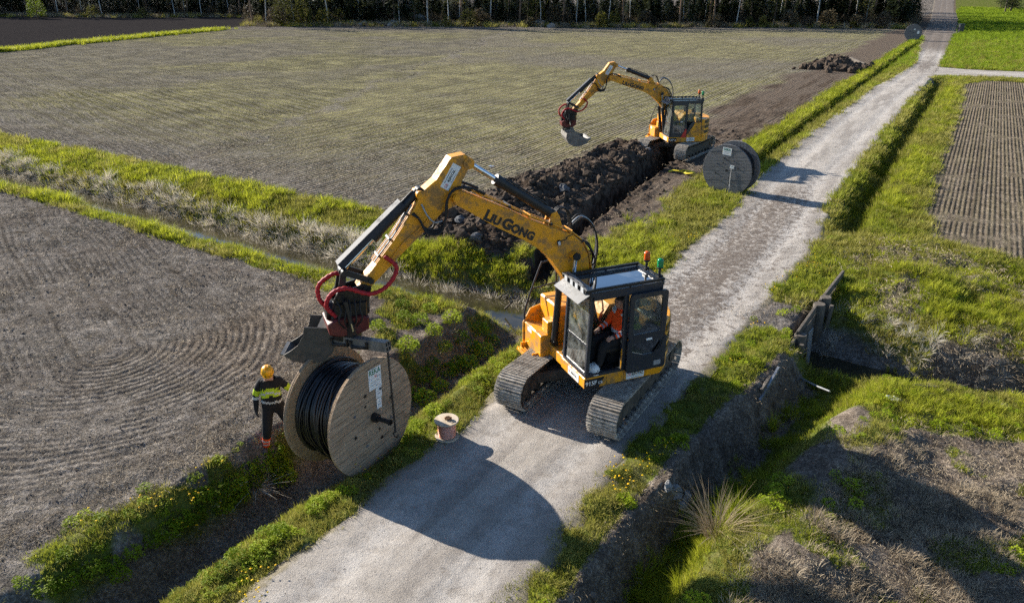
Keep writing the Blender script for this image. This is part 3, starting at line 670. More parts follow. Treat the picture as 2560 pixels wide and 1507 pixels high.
def excavator(name, loc, yaw, rel, label, near, pose=(0, 0)):
    def rot2(p, c, a): x, z = p[0] - c[0], p[1] - c[1]; return (c[0] + x * math.cos(a) + z * math.sin(a), c[1] - x * math.sin(a) + z * math.cos(a))
    FOOT, TIP = (.20, 1.45), (2.99, 4.50); TIP2 = rot2(TIP, FOOT, pose[0])
    def tb(p): return rot2(p, FOOT, pose[0])
    def ta(p): q = rot2(p, TIP, pose[1]); return (q[0] + TIP2[0] - TIP[0], q[1] + TIP2[1] - TIP[1])
    MBm = Matrix.Translation((FOOT[0], 0, FOOT[1])) @ Matrix.Rotation(pose[0], 4, 'Y') @ Matrix.Translation((-FOOT[0], 0, -FOOT[1]))
    MAm = Matrix.Translation((TIP2[0], 0, TIP2[1])) @ Matrix.Rotation(pose[1], 4, 'Y') @ Matrix.Translation((-TIP[0], 0, -TIP[1]))
    root = empty(name, loc, yaw); tag(root, label, 'excavator', 'crawler excavators laying the cable')
    for y in (1.01, -1.01): make_track(root, y, rel)
    Rm = Matrix.Rotation(rel, 3, 'Z')
    m = MB(); m.box((0, 0, .47), (1.15, 1.0, .28), Rm, bev=.05)
    for sx in (-1, 1):
        for sy in (-1, 1):
            a = Rm @ V3(.25 * sx, .3 * sy, .46); b = Rm @ V3(.85 * sx, .95 * sy, .40); bar(m, a, b, .3, .24, bev=.04)
    m.cyl((0, 0, .55), (0, 0, .80), .55, n=28); m.build('undercarriage_body', M_frame, root)
    # deck with rounded tail
    tail = [(1.47 * math.cos(R(a)), 1.47 * math.sin(R(a))) for a in range(122, 239, 6)]
    deck = [(.86, -.34), (.86, 1.24), (-.78, 1.24)] + tail + [(-.78, -1.22), (.30, -1.22), (.30, -.34)]
    MB().prism(deck, .79, 1.02, 'xy', bev=.015).build('deck', M_paint, root)
    # counterweight
    cw = [(1.49 * math.cos(R(a)), 1.49 * math.sin(R(a))) for a in range(124, 237, 5)] 
    m = MB(); m.prism(cw + [(-.62, -1.20), (-.62, 1.20)], 1.02, 1.86, 'xy', bev=.04)
    o = m.build('counterweight', M_paint, root)
    for z0 in (1.18, 1.42, 1.66):
        g = MB(); A = [R(a) for a in np.arange(127, 150, 3)]
        g.add([(1.496 * math.cos(a), 1.496 * math.sin(a), z) for z in (z0, z0 + .14) for a in A], [(k, k + 1, len(A) + k + 1, len(A) + k) for k in range(len(A) - 1)])
        g.build('louvre', M_black, o)
    # engine hood, upper and lower side boxes on the off side, steps
    m = MB(); m.prism([(-.66, 1.02), (-.05, 1.02), (-.05, 1.72), (-.2, 1.95), (-1.0, 1.95), (-1.2, 1.84), (-.66, 1.84)], -1.18, .2, bev=.03)
    h = m.build('engine_hood', M_paint, root)
    m = MB(); m.cyl((-.55, -.7, 1.94), (-.55, -.7, 2.22), .055, n=14); m.tube([(-.55, -.7, 2.2), (-.56, -.7, 2.28), (-.64, -.7, 2.31)], .05, 10); m.build('exhaust_pipe', M_black, h)
    m = MB(); m.box((.66, -.78, .955), (.80, .84, .55), bev=.02); m.box((.30, -.78, 1.52), (.80, .84, .60), bev=.03); m.box((.80, -.50, 1.38), (.22, .28, .28), bev=.015)
    s = m.build('tool_box', M_paint, root)
    m = MB(); m.prism([(1.09, .69), (1.09, 1.2), (.92, 1.50), (.62, 1.58), (.30, 1.80), (-.2, 1.84), (-.2, 1.3), (.3, 1.25), (.3, .69)], -1.235, -1.19, bev=.01); m.build('side_wing', M_paint, s)
    m = MB(); m.box((1.17, -.80, .66), (.22, .62, .03))
    for k in range(4): m.box((1.09 + k * .055, -.80, .69), (.014, .60, .05))
    m.box((1.06, -1.08, .72), (.26, .03, .15)); m.box((1.06, -.50, .72), (.26, .03, .15)); m.build('step', M_paint, s)
    for x, z in ((.45, 1.62), (.15, 1.4)): MB().cyl((x, -.359, z), (x, -.352, z), .025, n=10).build('latch', M_black, s)
    m = MB(); m.box((1.061, -.92, 1.14), (.006, .20, .09)); m.build('warning_label', M_white, s)
    m = MB(); m.tube(spl((1.04, -1.21, .85), (1.04, -1.22, 1.2), (1.02, -1.22, 1.55), (.70, -1.22, 2.42), (.62, -1.22, 2.5), (.40, -1.22, 2.52), (.33, -1.22, 2.45), (.30, -1.22, 1.8), n=5), .021, 8)
    m.tube([(.88, -1.22, 1.94), (.31, -1.22, 2.0)], .016, 6); m.build('handrail', M_guard, root)
    # lower cab sill, stickers, model number
    m = MB(); m.box((.05, .75, .915), (1.69, .99, .225), bev=.012)
    sill = m.build('cab_sill', M_paint, root)
    m = MB(); m.prism([(.896, .80), (.896, 1.0), (.46, 1.0), (.58, .80)], 1.2452, 1.2492); m.build('badge_panel', M_black, sill)
    text('lettering', '915F', .125, M_white, sill, (.875, 1.2505, .865), (-1, 0, 0), (0, 0, 1), .012, .001, 1.0, 'LEFT')
    text('lettering', 'CR', .075, M_white, sill, (.60, 1.2505, .865), (-1, 0, 0), (0, 0, 1), .012, .001, 1.0, 'LEFT')
    def hire(par, c, r, u, w, h_, n):
        st, q, rr, uu, k = sticker(par, c, r, u, w, h_, n)
        text('lettering', 'CE', k * .86, M_red, st, q - rr * w * .45 - uu * k * .32, rr, uu, .02, .0008, .95, 'LEFT')
        text('lettering', 'RENTAL', k * .86, M_ink, st, q - rr * w * .22 - uu * k * .32, rr, uu, .03, .0008, .98, 'LEFT', .25)
        Mq = Matrix(((rr.x, uu.x, n[0]), (rr.y, uu.y, n[1]), (rr.z, uu.z, n[2])))
        for dv, wf, hf in ((.66, .62, .13), (-.80, .42, .09)): MB().box(q + uu * k * dv, (w * wf, k * hf * 1.6, .0012), Mq).build('print', M_grey_ink, st)
    hire(sill, (-.22, 1.2455, .915), (-1, 0, 0), (0, 0, 1), .40, .185, (0, 1, 0))
    hire(sill, (.9005, .80, .915), (0, 1, 0), (0, 0, 1), .44, .17, (1, 0, 0))
    if True:                                                     # seam lines of the sill
        [MB().box((x_, 1.2463, .90), (.007, .003, .19)).build('panel_gap', M_black, sill) for x_ in (.42, .04, -.45)]
    # ---- cab
    X0, X1, Y0, Y1, ZB, ZT = -.76, .88, .27, 1.235, 1.03, 2.70
    m = MB()
    def pil(a, b, w=.075): bar(m, a, b, w, w, up=(1, 0, 0), bev=.012)
    pil((X1 - .04, Y1 - .035, ZB), (X1 - .10, Y1 - .035, ZT)); pil((X1 - .04, Y0 + .035, ZB), (X1 - .10, Y0 + .035, ZT))
    pil((.06, Y1 - .035, ZB), (.06, Y1 - .035, ZT), .09); pil((X0 + .04, Y1 - .035, ZB), (X0 + .10, Y1 - .035, ZT)); pil((X0 + .04, Y0 + .035, ZB), (X0 + .10, Y0 + .035, ZT))
    for y in (Y0 + .035, Y1 - .035): bar(m, (X0 + .04, y, ZT - .05), (X1 - .06, y, ZT - .05), .075, .11, bev=.012); bar(m, (X0 + .04, y, ZB + .03), (X1 - .04, y, ZB + .03), .07, .06)
    for x in (X0 + .08, X1 - .09): bar(m, (x, Y0 + .04, ZT - .05), (x, Y1 - .04, ZT - .05), .075, .11, bev=.012)
    bar(m, (X1 - .035, Y0 + .04, ZB + .03), (X1 - .035, Y1 - .04, ZB + .03), .06, .06); bar(m, (X1 - .06, Y0 + .05, 1.66), (X1 - .06, Y1 - .05, 1.66), .03, .03)
    m.prism([(.03, ZB), (.02, 1.30), (-.20, 1.62), (-.30, 1.72), (X0 + .05, 1.74), (X0 + .02, ZB)], Y1 - .06, Y1 - .012)     # lower rear side panel
    m.box((X0 + .03, (Y0 + Y1) / 2, 1.33), (.05, .9, .6)); m.box((.05, Y0 + .02, 1.25), (1.5, .03, .42))
    cab = m.build('cab_frame', M_cab, root)
    MB().box(((X0 + X1) / 2, .755, 1.035), (1.60, .92, .02)).build('cab_floor', M_black, cab)
    m = MB(); m.prism([(.0, 1.0), (-.02, 1.14), (-.30, 1.52), (-.40, 1.70), (X0 + .06, 1.72), (X0 + .02, 1.0)], Y1 - .011, Y1 + .004); side = m.build('side_panel', M_paint, root)
    # panes
    def pane(pts): MB().add(pts, [(0, 1, 2, 3)]).build('window_pane', M_glass, cab)
    y0, y1 = Y0 + .07, Y1 - .07
    def fx(z): return X1 - .035 - .06 * (z - ZB) / (ZT - ZB)
    pane([(fx(1.68), y0, 1.68), (fx(1.68), y1, 1.68), (fx(2.6), y1, 2.6), (fx(2.6), y0, 2.6)])
    pane([(fx(1.07), y0, 1.07), (fx(1.07), y1, 1.07), (fx(1.64), y1, 1.64), (fx(1.64), y0, 1.64)])
    pane([(X1 - .1, Y0 + .02, 1.48), (X0 + .1, Y0 + .02, 1.48), (X0 + .12, Y0 + .02, 2.6), (X1 - .16, Y0 + .02, 2.6)])
    pane([(X0 + .06, y0, 1.66), (X0 + .06, y1, 1.66), (X0 + .09, y1, 2.6), (X0 + .09, y0, 2.6)])
    pane([(.0, Y1 - .03, 1.76), (X0 + .09, Y1 - .03, 1.76), (X0 + .13, Y1 - .03, 2.6), (.0, Y1 - .03, 2.6)])
    # roof, skylight, guard rails, visor, lamps, beacons
    m = MB(); ringplate(m, rrect(X0, X1 - .04, Y0 - .0, Y1 + .0, .06), rrect(X0 + .12, X1 - .16, Y0 + .09, Y1 - .09, .05), ZT - .01, ZT + .055, 'xy'); rf = m.build('roof', M_cab, root)
    m = MB(); m.box(((X0 + X1) / 2 - .01, (Y0 + Y1) / 2, ZT + .035), (1.40, .82, .014)); m.build('skylight', M_roofglass, rf)
    m = MB()
    for y in (Y0 + .03, Y1 - .03): bar(m, (X0 + .02, y, ZT + .10), (X1 + .06, y, ZT + .10), .045, .05)
    for x in (X0 + .04, X1 - .02): bar(m, (x, Y0 + .03, ZT + .10), (x, Y1 - .03, ZT + .10), .035 if x < .5 else .07, .035)
    for x in (X0 + .06, 0, X1 - .05):
        for y in (Y0 + .03, Y1 - .03): m.cyl((x, y, ZT + .04), (x, y, ZT + .10), .018, n=8)
    gd = m.build('roof_guard', M_black, rf)
    MB().box((X1 - .02, .75, ZT + .135), (.14, .98, .012)).build('grip_plate', M_visor, rf)
    m = MB(); bar(m, (X1 - .02, .75, ZT + .03), (X1 + .22, .75, ZT - .10), .98, .012); m.build('sun_visor', M_visor, root)
    for k in range(4):
        y = .42 + k * .225 - (.03 if k > 1 else 0); m = MB(); m.box((X1 + .015, y, ZT + .085), (.06, .12, .115), bev=.015); l = m.build('work_lamp', M_black, root)
        MB().box((X1 + .048, y, ZT + .085), (.008, .10, .095)).build('lens', M_lens, l)
    for y, mt, nm, x in ((.64, M_amber, 'amber_beacon', X0 + .06), (1.08, M_gbeacon, 'green_beacon', X0 + .05)):
        m = MB(); m.box((x, y, ZT + .115), (.10, .10, .05)); m.cyl((x, y, ZT + .10), (x, y, ZT + .27), .024, n=10); m.cyl((x, y, ZT + .27), (x, y, ZT + .30), .062, n=16); b = m.build(nm, M_black, root)
        m = MB(); m.lathe([(.058, .30), (.060, .34), (.060, .43), (.052, .455), (.0, .462)], (x, y, ZT), n=16)
        for z in (.35, .385, .42): m.lathe([(.060, z - .008), (.064, z), (.060, z + .008)], (x, y, ZT), n=16)
        m.build('lens', mt, b)
    if not near:
        m = MB(); m.box((X1 - .04, Y1 + .12, 2.17), (.04, .12, .24), bev=.015); mr = m.build('mirror', M_black, root); MB().tube([(X1 - .1, Y1 + .0, 2.45), (X1 - .04, Y1 + .10, 2.42), (X1 - .04, Y1 + .12, 2.3)], .012, 6).build('mirror_arm', M_black, mr)
    # interior
    m = MB(); m.box((-.02, .74, 1.40), (.50, .48, .14), bev=.05); bar(m, (-.24, .74, 1.42), (-.40, .74, 2.05), .46, .12, up=(1, 0, 0), bev=.04); m.box((-.44, .74, 2.20), (.09, .26, .2), bev=.03); m.box((-.02, .74, 1.2), (.34, .34, .30))
    m.build('operator_seat', M_seat, root)
    for y in (.44, 1.03):
        m = MB(); m.box((.10, y, 1.44), (.62, .13, .12), bev=.03); m.tube([(.34, y, 1.5), (.36, y, 1.62), (.35, y, 1.69)], [.025, .018, .026], 8); m.build('console', M_black, root)
    m = MB(); m.tube([(.64, .6, 1.05), (.60, .6, 1.5)], .015, 6); m.tube([(.64, .86, 1.05), (.60, .86, 1.5)], .015, 6); m.box((.58, .74, 1.10), (.2, .5, .03)); m.box((.70, .40, 1.75), (.05, .22, .30), bev=.015); m.build('pedals_and_monitor', M_black, root)
    # door: swung open flat against the rear on the near machine, shut on the far one
    dx0, dx1, dz0, dz1 = (-.80, .04, 1.00, 2.63) if near else (.04, X1 - .08, 1.05, 2.62)
    dy = Y1 + .075 if near else Y1 - .005
    if near: outer = [(dx0 + .02, dz0), (dx1, dz0 + .0), (dx1, dz1), (dx0 + .16, dz1), (dx0 + .06, dz1 - .5)]
    else: outer = [(dx0, 1.40), (dx0 + .25, 1.06), (dx1 + .0, 1.06), (dx1 - .05, dz1), (dx0, dz1)]
    m = MB()
    if near:
        up_o = rrect(dx0 + .02, dx1, 1.70, dz1, .07); up_i = rrect(dx0 + .13, dx1 - .09, 1.80, dz1 - .09, .06)
        ringplate(m, up_o, up_i, dy - .025, dy + .025)
        lo_o = rrect(dx0 - .02, dx1, dz0, 1.70, .04, 1); lo_i = [(dx1 - .09, 1.63), (dx0 + .13, 1.63), (dx0 + .10, 1.44), (dx0 + .28, 1.34), (dx1 - .36, 1.34), (dx1 - .1, 1.44), (dx1 - .09, 1.47), (dx1 - .09, 1.5)]
        ringplate(m, lo_o, lo_i[:8], dy - .025, dy + .025)
    else:
        ringplate(m, rrect(dx0, dx1, dz0, dz1, .06), rrect(dx0 + .08, dx1 - .08, 1.24, dz1 - .09, .07), dy - .02, dy + .022); bar(m, (dx0 + .06, dy, 1.76), (dx1 - .06, dy, 1.76), .035, .07)
    door = m.build('door', M_cab, root)
    if near:
        MB().add([(dx0 + .12, dy, 1.79), (dx1 - .08, dy, 1.79), (dx1 - .08, dy, dz1 - .08), (dx0 + .12, dy, dz1 - .08)], [(0, 1, 2, 3)]).build('window_pane', M_glass, door)
        MB().add([(dx0 + .12, dy, 1.33), (dx1 - .08, dy, 1.33), (dx1 - .08, dy, 1.64), (dx0 + .12, dy, 1.64)], [(0, 1, 2, 3)]).build('window_pane', M_glass, door)
        m = MB(); m.tube(spl((dx1 - .1, dy - .05, 1.86), (-.2, dy - .06, 1.92), (-.42, dy - .06, 1.88), (-.5, dy - .05, 1.72)), .012, 6); m.build('grab_handle', M_black, door)
        MB().box((-.42, dy + .0275, 1.665), (.13, .004, .045)).build('label', M_white, door)
        MB().box((dx0 + .16, dy + .0275, 1.12), (.16, .003, .1)).build('label', M_grey_ink, door)
        m = MB(); m.box((.085, Y1 - .012, 1.28), (.05, .03, .44)); m.build('door_post', M_paint, root)
        m = MB(); m.box((-.36, Y1 + .02, 1.38), (.72, .03, .62)); m.build('side_cover', M_paint, root)
    else:
        MB().add([(dx0 + .07, dy, 1.23), (dx1 - .07, dy, 1.23), (dx1 - .07, dy, dz1 - .08), (dx0 + .07, dy, dz1 - .08)], [(0, 1, 2, 3)]).build('window_pane', M_glass, door)
        MB().box((dx0 + .04, dy + .03, 1.72), (.04, .03, .14)).build('door_handle', M_black, door)
        m = MB(); m.prism([(.30, 1.02), (.10, 1.36), (.06, 1.42), (.02, 1.42), (.02, 1.02)], Y1 + .018, Y1 + .024); m.build('red_stripe', M_red, root)
        MB().box((.30, dy + .025, 1.76), (.12, .004, .04)).build('label', M_white, door)
    # boom cylinder pair
    for y in (.27, -.27):
        cylinder(root, 'boom_cylinder', (.80, 1.12), (.80 + .62 * (tb((.66, 3.14))[0] - .80), 1.12 + .60 * (tb((.66, 3.14))[1] - 1.12)), tb((.66, 3.14)), .07, .043, y)
    # ---- boom
    k0 = set(root.children)
    m = MB(); m.prism(BOOM, -.17, .17, bev=.012); m.cyl((.20, -.24, 1.45), (.20, .24, 1.45), .10, n=16); m.cyl((2.99, -.23, 4.50), (2.99, .23, 4.50), .07, n=16)
    m.cyl((.66, -.30, 3.14), (.66, .30, 3.14), .085, n=14)
    m.prism([(.86, 3.60), (1.18, 3.72), (1.10, 3.98), (1.0, 4.0), (.94, 3.92)], -.11, -.07); m.prism([(.86, 3.60), (1.18, 3.72), (1.10, 3.98), (1.0, 4.0), (.94, 3.92)], .07, .11)
    boom = m.build('boom', M_paint, root)
    for p_, r_ in (((2.99, 4.50), .05), ((.66, 3.14), .055)):
        for s_ in (.235, .302)[p_[0] < 1:][:1]: MB().cyl((p_[0], s_, p_[1]), (p_[0], s_ + .02, p_[1]), r_, n=14).build('pin_cap', M_black if p_[0] < 1 else M_paint, boom)
    Rt, Up = (-.875, 0, -.484), (-.484, 0, .875)
    org = Vector((2.49, .172, 4.065)); q = .0; rr = Vector(Rt).normalized()
    for ch, sz, adv in (('L', .262, .126), ('IU', .208, .240), ('G', .262, .192), ('ONG', .208, .52)):
        text('lettering', ch, sz, M_ink, boom, org + rr * q, Rt, Up, .055, .0015, 1.06, 'LEFT'); q += adv * 1.06
    m = MB(); m.box((.98, .20, 3.42), (.07, .05, .10), Matrix.Rotation(R(15), 3, 'Y'), bev=.01); lt = m.build('work_lamp', M_black, boom)
    MB().box((.99, .228, 3.42), (.05, .006, .075), Matrix.Rotation(R(15), 3, 'Y')).build('lens', M_lens, lt)
    MB().tube(spl((.96, .19, 3.45), (.85, .185, 3.46), (.78, .185, 3.52), (.70, .18, 3.53)), .007, 5).build('lamp_cable', M_black, lt)
    # pipes along the top of the boom
    top = [(2.72, 4.58), (2.5, 4.47), (1.97, 4.20), (1.57, 3.97), (1.13, 3.77), (.70, 3.57), (.45, 3.36), (.30, 3.1), (.22, 2.7)]
    for y, r_, mt in ((.13, .018, M_paint), (.085, .018, M_paint), (-.10, .018, M_paint), (-.145, .018, M_paint), (.04, .016, M_rubber)):
        MB().tube([(x, y, z + .025) for x, z in top], r_, 6).build('hydraulic_pipe', mt, boom)
    for k in range(9):
        x, z = top[k] if k < 9 else top[-1]; MB().box((x, 0, z + .02), (.05, .33, .05), Matrix.Rotation(R(25), 3, 'Y')).build('pipe_clamp', M_paint if k % 2 else M_black, boom)
    k1 = set(root.children) - k0
    # arm cylinder
    a_, c_ = tb((1.04, 3.93)), ta((2.70, 5.06)); cylinder(root, 'arm_cylinder', a_, (a_[0] + (c_[0] - a_[0]) * .66, a_[1] + (c_[1] - a_[1]) * .66), c_, .088, .048)
    k2 = set(root.children)
    # ---- arm
    m = MB(); m.prism(ARM, -.13, .13, bev=.010); m.cyl((2.72, -.16, 5.06), (2.72, .16, 5.06), .10, n=16); m.cyl((3.60, -.16, 4.60), (3.60, .16, 4.60), .075, n=14)
    arm = m.build('arm', M_paint, root)
    for p_ in ((2.72, 5.06), (3.60, 4.60)): MB().cyl((p_[0], .16, p_[1]), (p_[0], .178, p_[1]), .05, n=14).build('pin_cap', M_paint, arm)
    rt = Vector((-.53, 0, .85)).normalized(); hire(arm, (3.05, .1305, 4.86), rt, Vector((0, 1, 0)).cross(rt), .46, .165, (0, 1, 0))
    for k in range(4): y = -.09 + k * .06; MB().tube([(3.72 + .01 * k, y, 4.44), (4.09, y, 3.945), (4.47, y, 3.50)], .013, 6).build('hydraulic_pipe', M_alu if k % 2 else M_paint, arm)
    for k, z in ((0, .15), (1, .6), (2, .9)): MB().box((3.74 + z * .72, 0, 4.42 - z * .90), (.04, .26, .03), Matrix.Rotation(R(50), 3, 'Y')).build('pipe_clamp', M_black, arm)
    MB().tube(spl((3.5, .15, 4.15), (3.7, .155, 3.98), (3.95, .15, 3.80), (4.25, .15, 3.45)), .014, 6).build('hydraulic_pipe', M_paint, arm)
    # bucket cylinder with its guard
    cylinder(root, 'bucket_cylinder', (3.60, 4.64), (4.40, 3.93), (5.0, 3.40), .075, .042)
    a, b = V3(3.90, 0, 4.47), V3(5.05, 0, 3.50); d = (b - a).normalized(); nrm = V3(-d.z, 0, d.x); nrm = nrm if nrm.z > 0 else -nrm
    m = MB(); bar(m, a + nrm * .05, b + nrm * .05, .20, .02, up=nrm); bar(m, a + nrm * .0 + V3(0, .1, 0), b + V3(0, .1, 0), .012, .11, up=nrm); bar(m, a + V3(0, -.1, 0), b + V3(0, -.1, 0), .012, .11, up=nrm); m.build('rod_guard', M_guard, root)
    # links and tiltrotator
    m = MB()
    for y in (.16, -.16): bar(m, (5.0, y, 3.42), (4.56, y, 3.20), .035, .10, up=(0, 0, 1)); bar(m, (5.0, y * .8, 3.42), (5.10, y * .8, 2.98), .035, .11, up=(1, 0, 0))
    m.cyl((5.0, -.2, 3.41), (5.0, .2, 3.41), .055, n=12); m.cyl((4.56, -.2, 3.20), (4.56, .2, 3.20), .05, n=12); m.build('bucket_link', M_black, root)
    m = MB(); m.cyl((4.66, -.2, 3.06), (4.66, .2, 3.06), .065, n=14); m.cyl((5.10, -.2, 2.98), (5.10, .2, 2.98), .055, n=14)
    for y in (.16, -.16): m.prism([(4.56, 3.10), (4.70, 3.16), (5.14, 3.07), (5.22, 2.95), (5.28, 2.72), (4.66, 2.66)], y - .02, y + .02, bev=.006)
    m.prism([(4.66, 2.86), (5.22, 2.88), (5.30, 2.62), (4.68, 2.56)], -.22, .22, bev=.03)
    m.cyl((4.62, .0, 2.70), (5.36, .0, 2.72), .16, n=16); tr = m.build('tiltrotator', M_tilt, root)
    m = MB(); m.prism([(4.68, 2.36), (4.66, 2.58), (4.80, 2.63), (5.24, 2.63), (5.38, 2.56), (5.36, 2.36), (5.2, 2.30), (4.84, 2.30)], -.30, .30, bev=.03); m.build('rotor_housing', M_redcast, tr)
    m = MB(); m.cyl((5.03, 0, 2.18), (5.03, 0, 2.34), .26, n=24); m.build('rotor_ring', M_tilt, tr)
    for y in (.30, -.30): m = MB(); m.cyl((5.05, y, 2.95), (5.0, y * 1.12, 2.55), .045, n=12); m.cyl((5.0, y * 1.12, 2.55), (4.98, y * 1.15, 2.40), .025, n=10, mi=1); m.build('tilt_cylinder', [M_tilt, M_chrome], tr)
    for k in range(5): MB().tube(spl((4.78 + .1 * k, .24, 2.95), (4.82 + .08 * k, .33, 2.80), (4.80 + .1 * k, .36, 2.62), (4.9 + .05 * k, .3, 2.45)), .014, 6).build('hose', M_rubber, tr)
    # red sleeved hoses with rings
    for pts in (((4.30, .18, 3.62), (4.12, .25, 3.40), (4.30, .28, 3.12), (4.62, .30, 3.02), (5.0, .30, 3.18), (5.25, .27, 3.12), (5.36, .22, 2.88), (5.22, .2, 2.66)), ((4.95, -.05, 3.30), (5.15, -.10, 3.32), (5.40, -.12, 3.15), (5.42, -.1, 2.90), (5.30, -.05, 2.72))):
        pp = dense(pts, 14); rr_ = [.034 + (.007 if (i // 2) % 2 else 0) for i in range(len(pp))]
        MB().tube([tuple(q_) for q_ in pp], rr_, 9).build('red_hose', M_redhose, root)
    # black hoses looping from boom tip to arm, and at the boom heel
    for k in range(5):
        y = .19 + .028 * k if k < 3 else -.19 - .03 * (k - 3)
        MB().tube(spl((2.45, y * .8, 4.50 + .01 * k), (2.75, y, 4.66), (3.0 + .012 * k, y, 4.66), (3.14 + .015 * k, y, 4.48), (3.17 + .02 * k, y, 4.20 - .02 * k), (3.32, y, 3.98 - .03 * k), (3.55, y, 4.02 - .03 * k), (3.66, y * .9, 4.20), (3.74 + .02 * k, y * .7, 4.30)), .021, 7).build('hose', M_rubber, root)
    MB().tube(spl((3.60, .17, 4.45), (3.52, .22, 4.25), (3.40, .22, 4.12), (3.25, .2, 4.12)), .018, 6).build('hose', M_alu, root)
    k3 = set(root.children) - k2; k4 = set(root.children)
    for k in range(3): MB().tube(spl((.62, -.05 - .07 * k, 3.62), (.35, -.08 - .07 * k, 3.75 + .02 * k), (.10 - .03 * k, -.1 - .07 * k, 3.55), (-.02 - .02 * k, -.1 - .07 * k, 3.15), (.05, -.08 - .05 * k, 2.7), (.2, -.06, 2.4)), .019, 6).build('hose', M_alu if k == 1 else M_rubber, root)
    for k in range(3): MB().tube(spl((.40, .10 - .05 * k, 3.35), (.22, .12 - .05 * k, 3.12 + .05 * k), (.14 + .03 * k, .1 - .05 * k, 2.9), (.24, .1 - .05 * k, 2.75), (.08, .1 - .05 * k, 2.5)), .016, 6).build('hose', M_rubber, root)
    for k in range(3): MB().tube(spl((1.05, -.04 + .05 * k, 3.92), (.9, -.04 + .05 * k, 4.05), (.72, -.04 + .05 * k, 3.95), (.65, -.04 + .05 * k, 3.6)), .018, 6).build('hose', M_rubber, root)
    if pose != (0, 0):
        for o in k1 | (set(root.children) - k4): o.matrix_local = MBm @ o.matrix_local
        for o in k3: o.matrix_local = MAm @ o.matrix_local
    root['armpose'] = 0; del root['armpose']
    return root, MAm
def bucket(root, origin, yaw, prof, wdt, mat=None):
    """grading bucket: profile in its own (u, z), width along local y from 0 away"""
    mat = mat or M_steel
    b = empty('bucket', origin, yaw); b.parent = root
    m = MB(); n = len(prof['shell'])
    sh = prof['shell']; inn = prof['inner']
    m.add([(u, y, z) for pl in (sh, inn) for y in (0, wdt) for u, z in pl],
          [(k, k + 1, n + k + 1, n + k) for k in range(n - 1)] + [(2 * n + k + 1, 2 * n + k, 3 * n + k, 3 * n + k + 1) for k in range(n - 1)] + [(0, n, 3 * n, 2 * n), (n - 1, 2 * n + n - 1, 3 * n + n - 1, n + n - 1)])
    m.build('shell', mat, b)
    for y in (-.022, wdt): MB().prism(prof['side'], y, y + .022, bev=.004).build('side_plate', mat, b)
    (u, z), (u2, z2) = sh[0], inn[0]
    m = MB(); bar(m, (u, 0, z), (u, wdt, z), .10, .026, up=prof['lipup']); m.build('cutting_edge', M_steel, b)
    for y in prof['ears']: MB().prism(prof['ear'], y, y + .03, bev=.004).build('hitch_ear', mat, b)
    m = MB()
    for c in prof['pins']: m.cyl((c[0], prof['ears'][0], c[1]), (c[0], prof['ears'][-1] + .03, c[1]), .035, n=12)
    m.build('hitch_pin', M_tilt, b)
    return b

NEAR_LOC, NEAR_YAW = (1.71, 13.75, .035), R(-157)
FAR_LOC, FAR_YAW = (8.29, 37.41, 0), R(-172)
FAR_LOC = (8.29, 37.41, hz(8.29, 39.2) + .02)
ex1, _ma = excavator('excavator', NEAR_LOC, NEAR_YAW, R(36.5), 'large yellow excavator on the gravel road, cab door open, holding the cable drum', True)
ex2, ARM2 = excavator('excavator', FAR_LOC, FAR_YAW, R(46), 'smaller-looking yellow excavator standing over the trench in the far field, bucket raised', False, (R(14), R(1.5)))
# near bucket: opening to the side, behind the lifting beam
def local_of(root, p): 
    M = Matrix.Translation(root.location) @ root.rotation_euler.to_matrix().to_4x4(); return M.inverted() @ Vector(p)
o_az = math.atan2(-.04, -1)
prof1 = dict(shell=[(1.15, 1.93), (.96, 1.80), (.72, 1.75), (.46, 1.80), (.28, 1.96), (.20, 2.18), (.20, 2.36), (.28, 2.44), (.50, 2.46)], inner=[(1.13, 1.955), (.95, 1.83), (.72, 1.78), (.48, 1.83), (.31, 1.97), (.23, 2.18), (.23, 2.35), (.30, 2.41), (.50, 2.43)],
             side=[(1.15, 1.93), (.96, 1.80), (.72, 1.75), (.46, 1.80), (.28, 1.96), (.20, 2.18), (.20, 2.36), (.28, 2.44), (.72, 2.47), (.76, 2.30), (.87, 2.12), (1.0, 2.02)], lipup=(-.3, 0, 1),
             ears=(.12, .35), ear=[(-.25, 2.44), (.38, 2.44), (.34, 2.58), (.22, 2.62), (-.1, 2.62), (-.2, 2.58)], pins=[(-.1, 2.56), (.24, 2.56)])
p0 = Vector((-2.9, 11.8, 0)) + Vector((.04, -1, 0)).normalized() * .12
p0 = p0 - Vector((.04, -1, 0)).normalized() * .50
bucket(ex1, local_of(ex1, (p0.x, p0.y, -.03)), o_az - NEAR_YAW, prof1, .50, M_darksteel)
# far bucket, curled up under the tiltrotator
prof2 = dict(shell=[(4.05, 1.62), (4.22, 1.42), (4.50, 1.30), (4.85, 1.30), (5.12, 1.46), (5.24, 1.72), (5.20, 1.95)], inner=[(4.07, 1.645), (4.24, 1.45), (4.51, 1.335), (4.84, 1.335), (5.10, 1.48), (5.21, 1.72), (5.17, 1.94)],
             side=[(4.05, 1.62), (4.22, 1.42), (4.50, 1.30), (4.85, 1.30), (5.12, 1.46), (5.24, 1.72), (5.20, 1.95), (4.80, 2.02), (4.62, 1.86), (4.36, 1.70)], lipup=(.2, 0, 1),
             ears=(.42, .86), ear=[(4.72, 1.95), (5.22, 1.9), (5.24, 2.1), (4.8, 2.18)], pins=[(4.86, 2.08), (5.16, 2.05)])
b2 = bucket(ex2, (0, -.65, .12), 0, prof2, 1.3, M_steel); b2.matrix_local = ARM2 @ Matrix.Translation((0, -.65, .12))
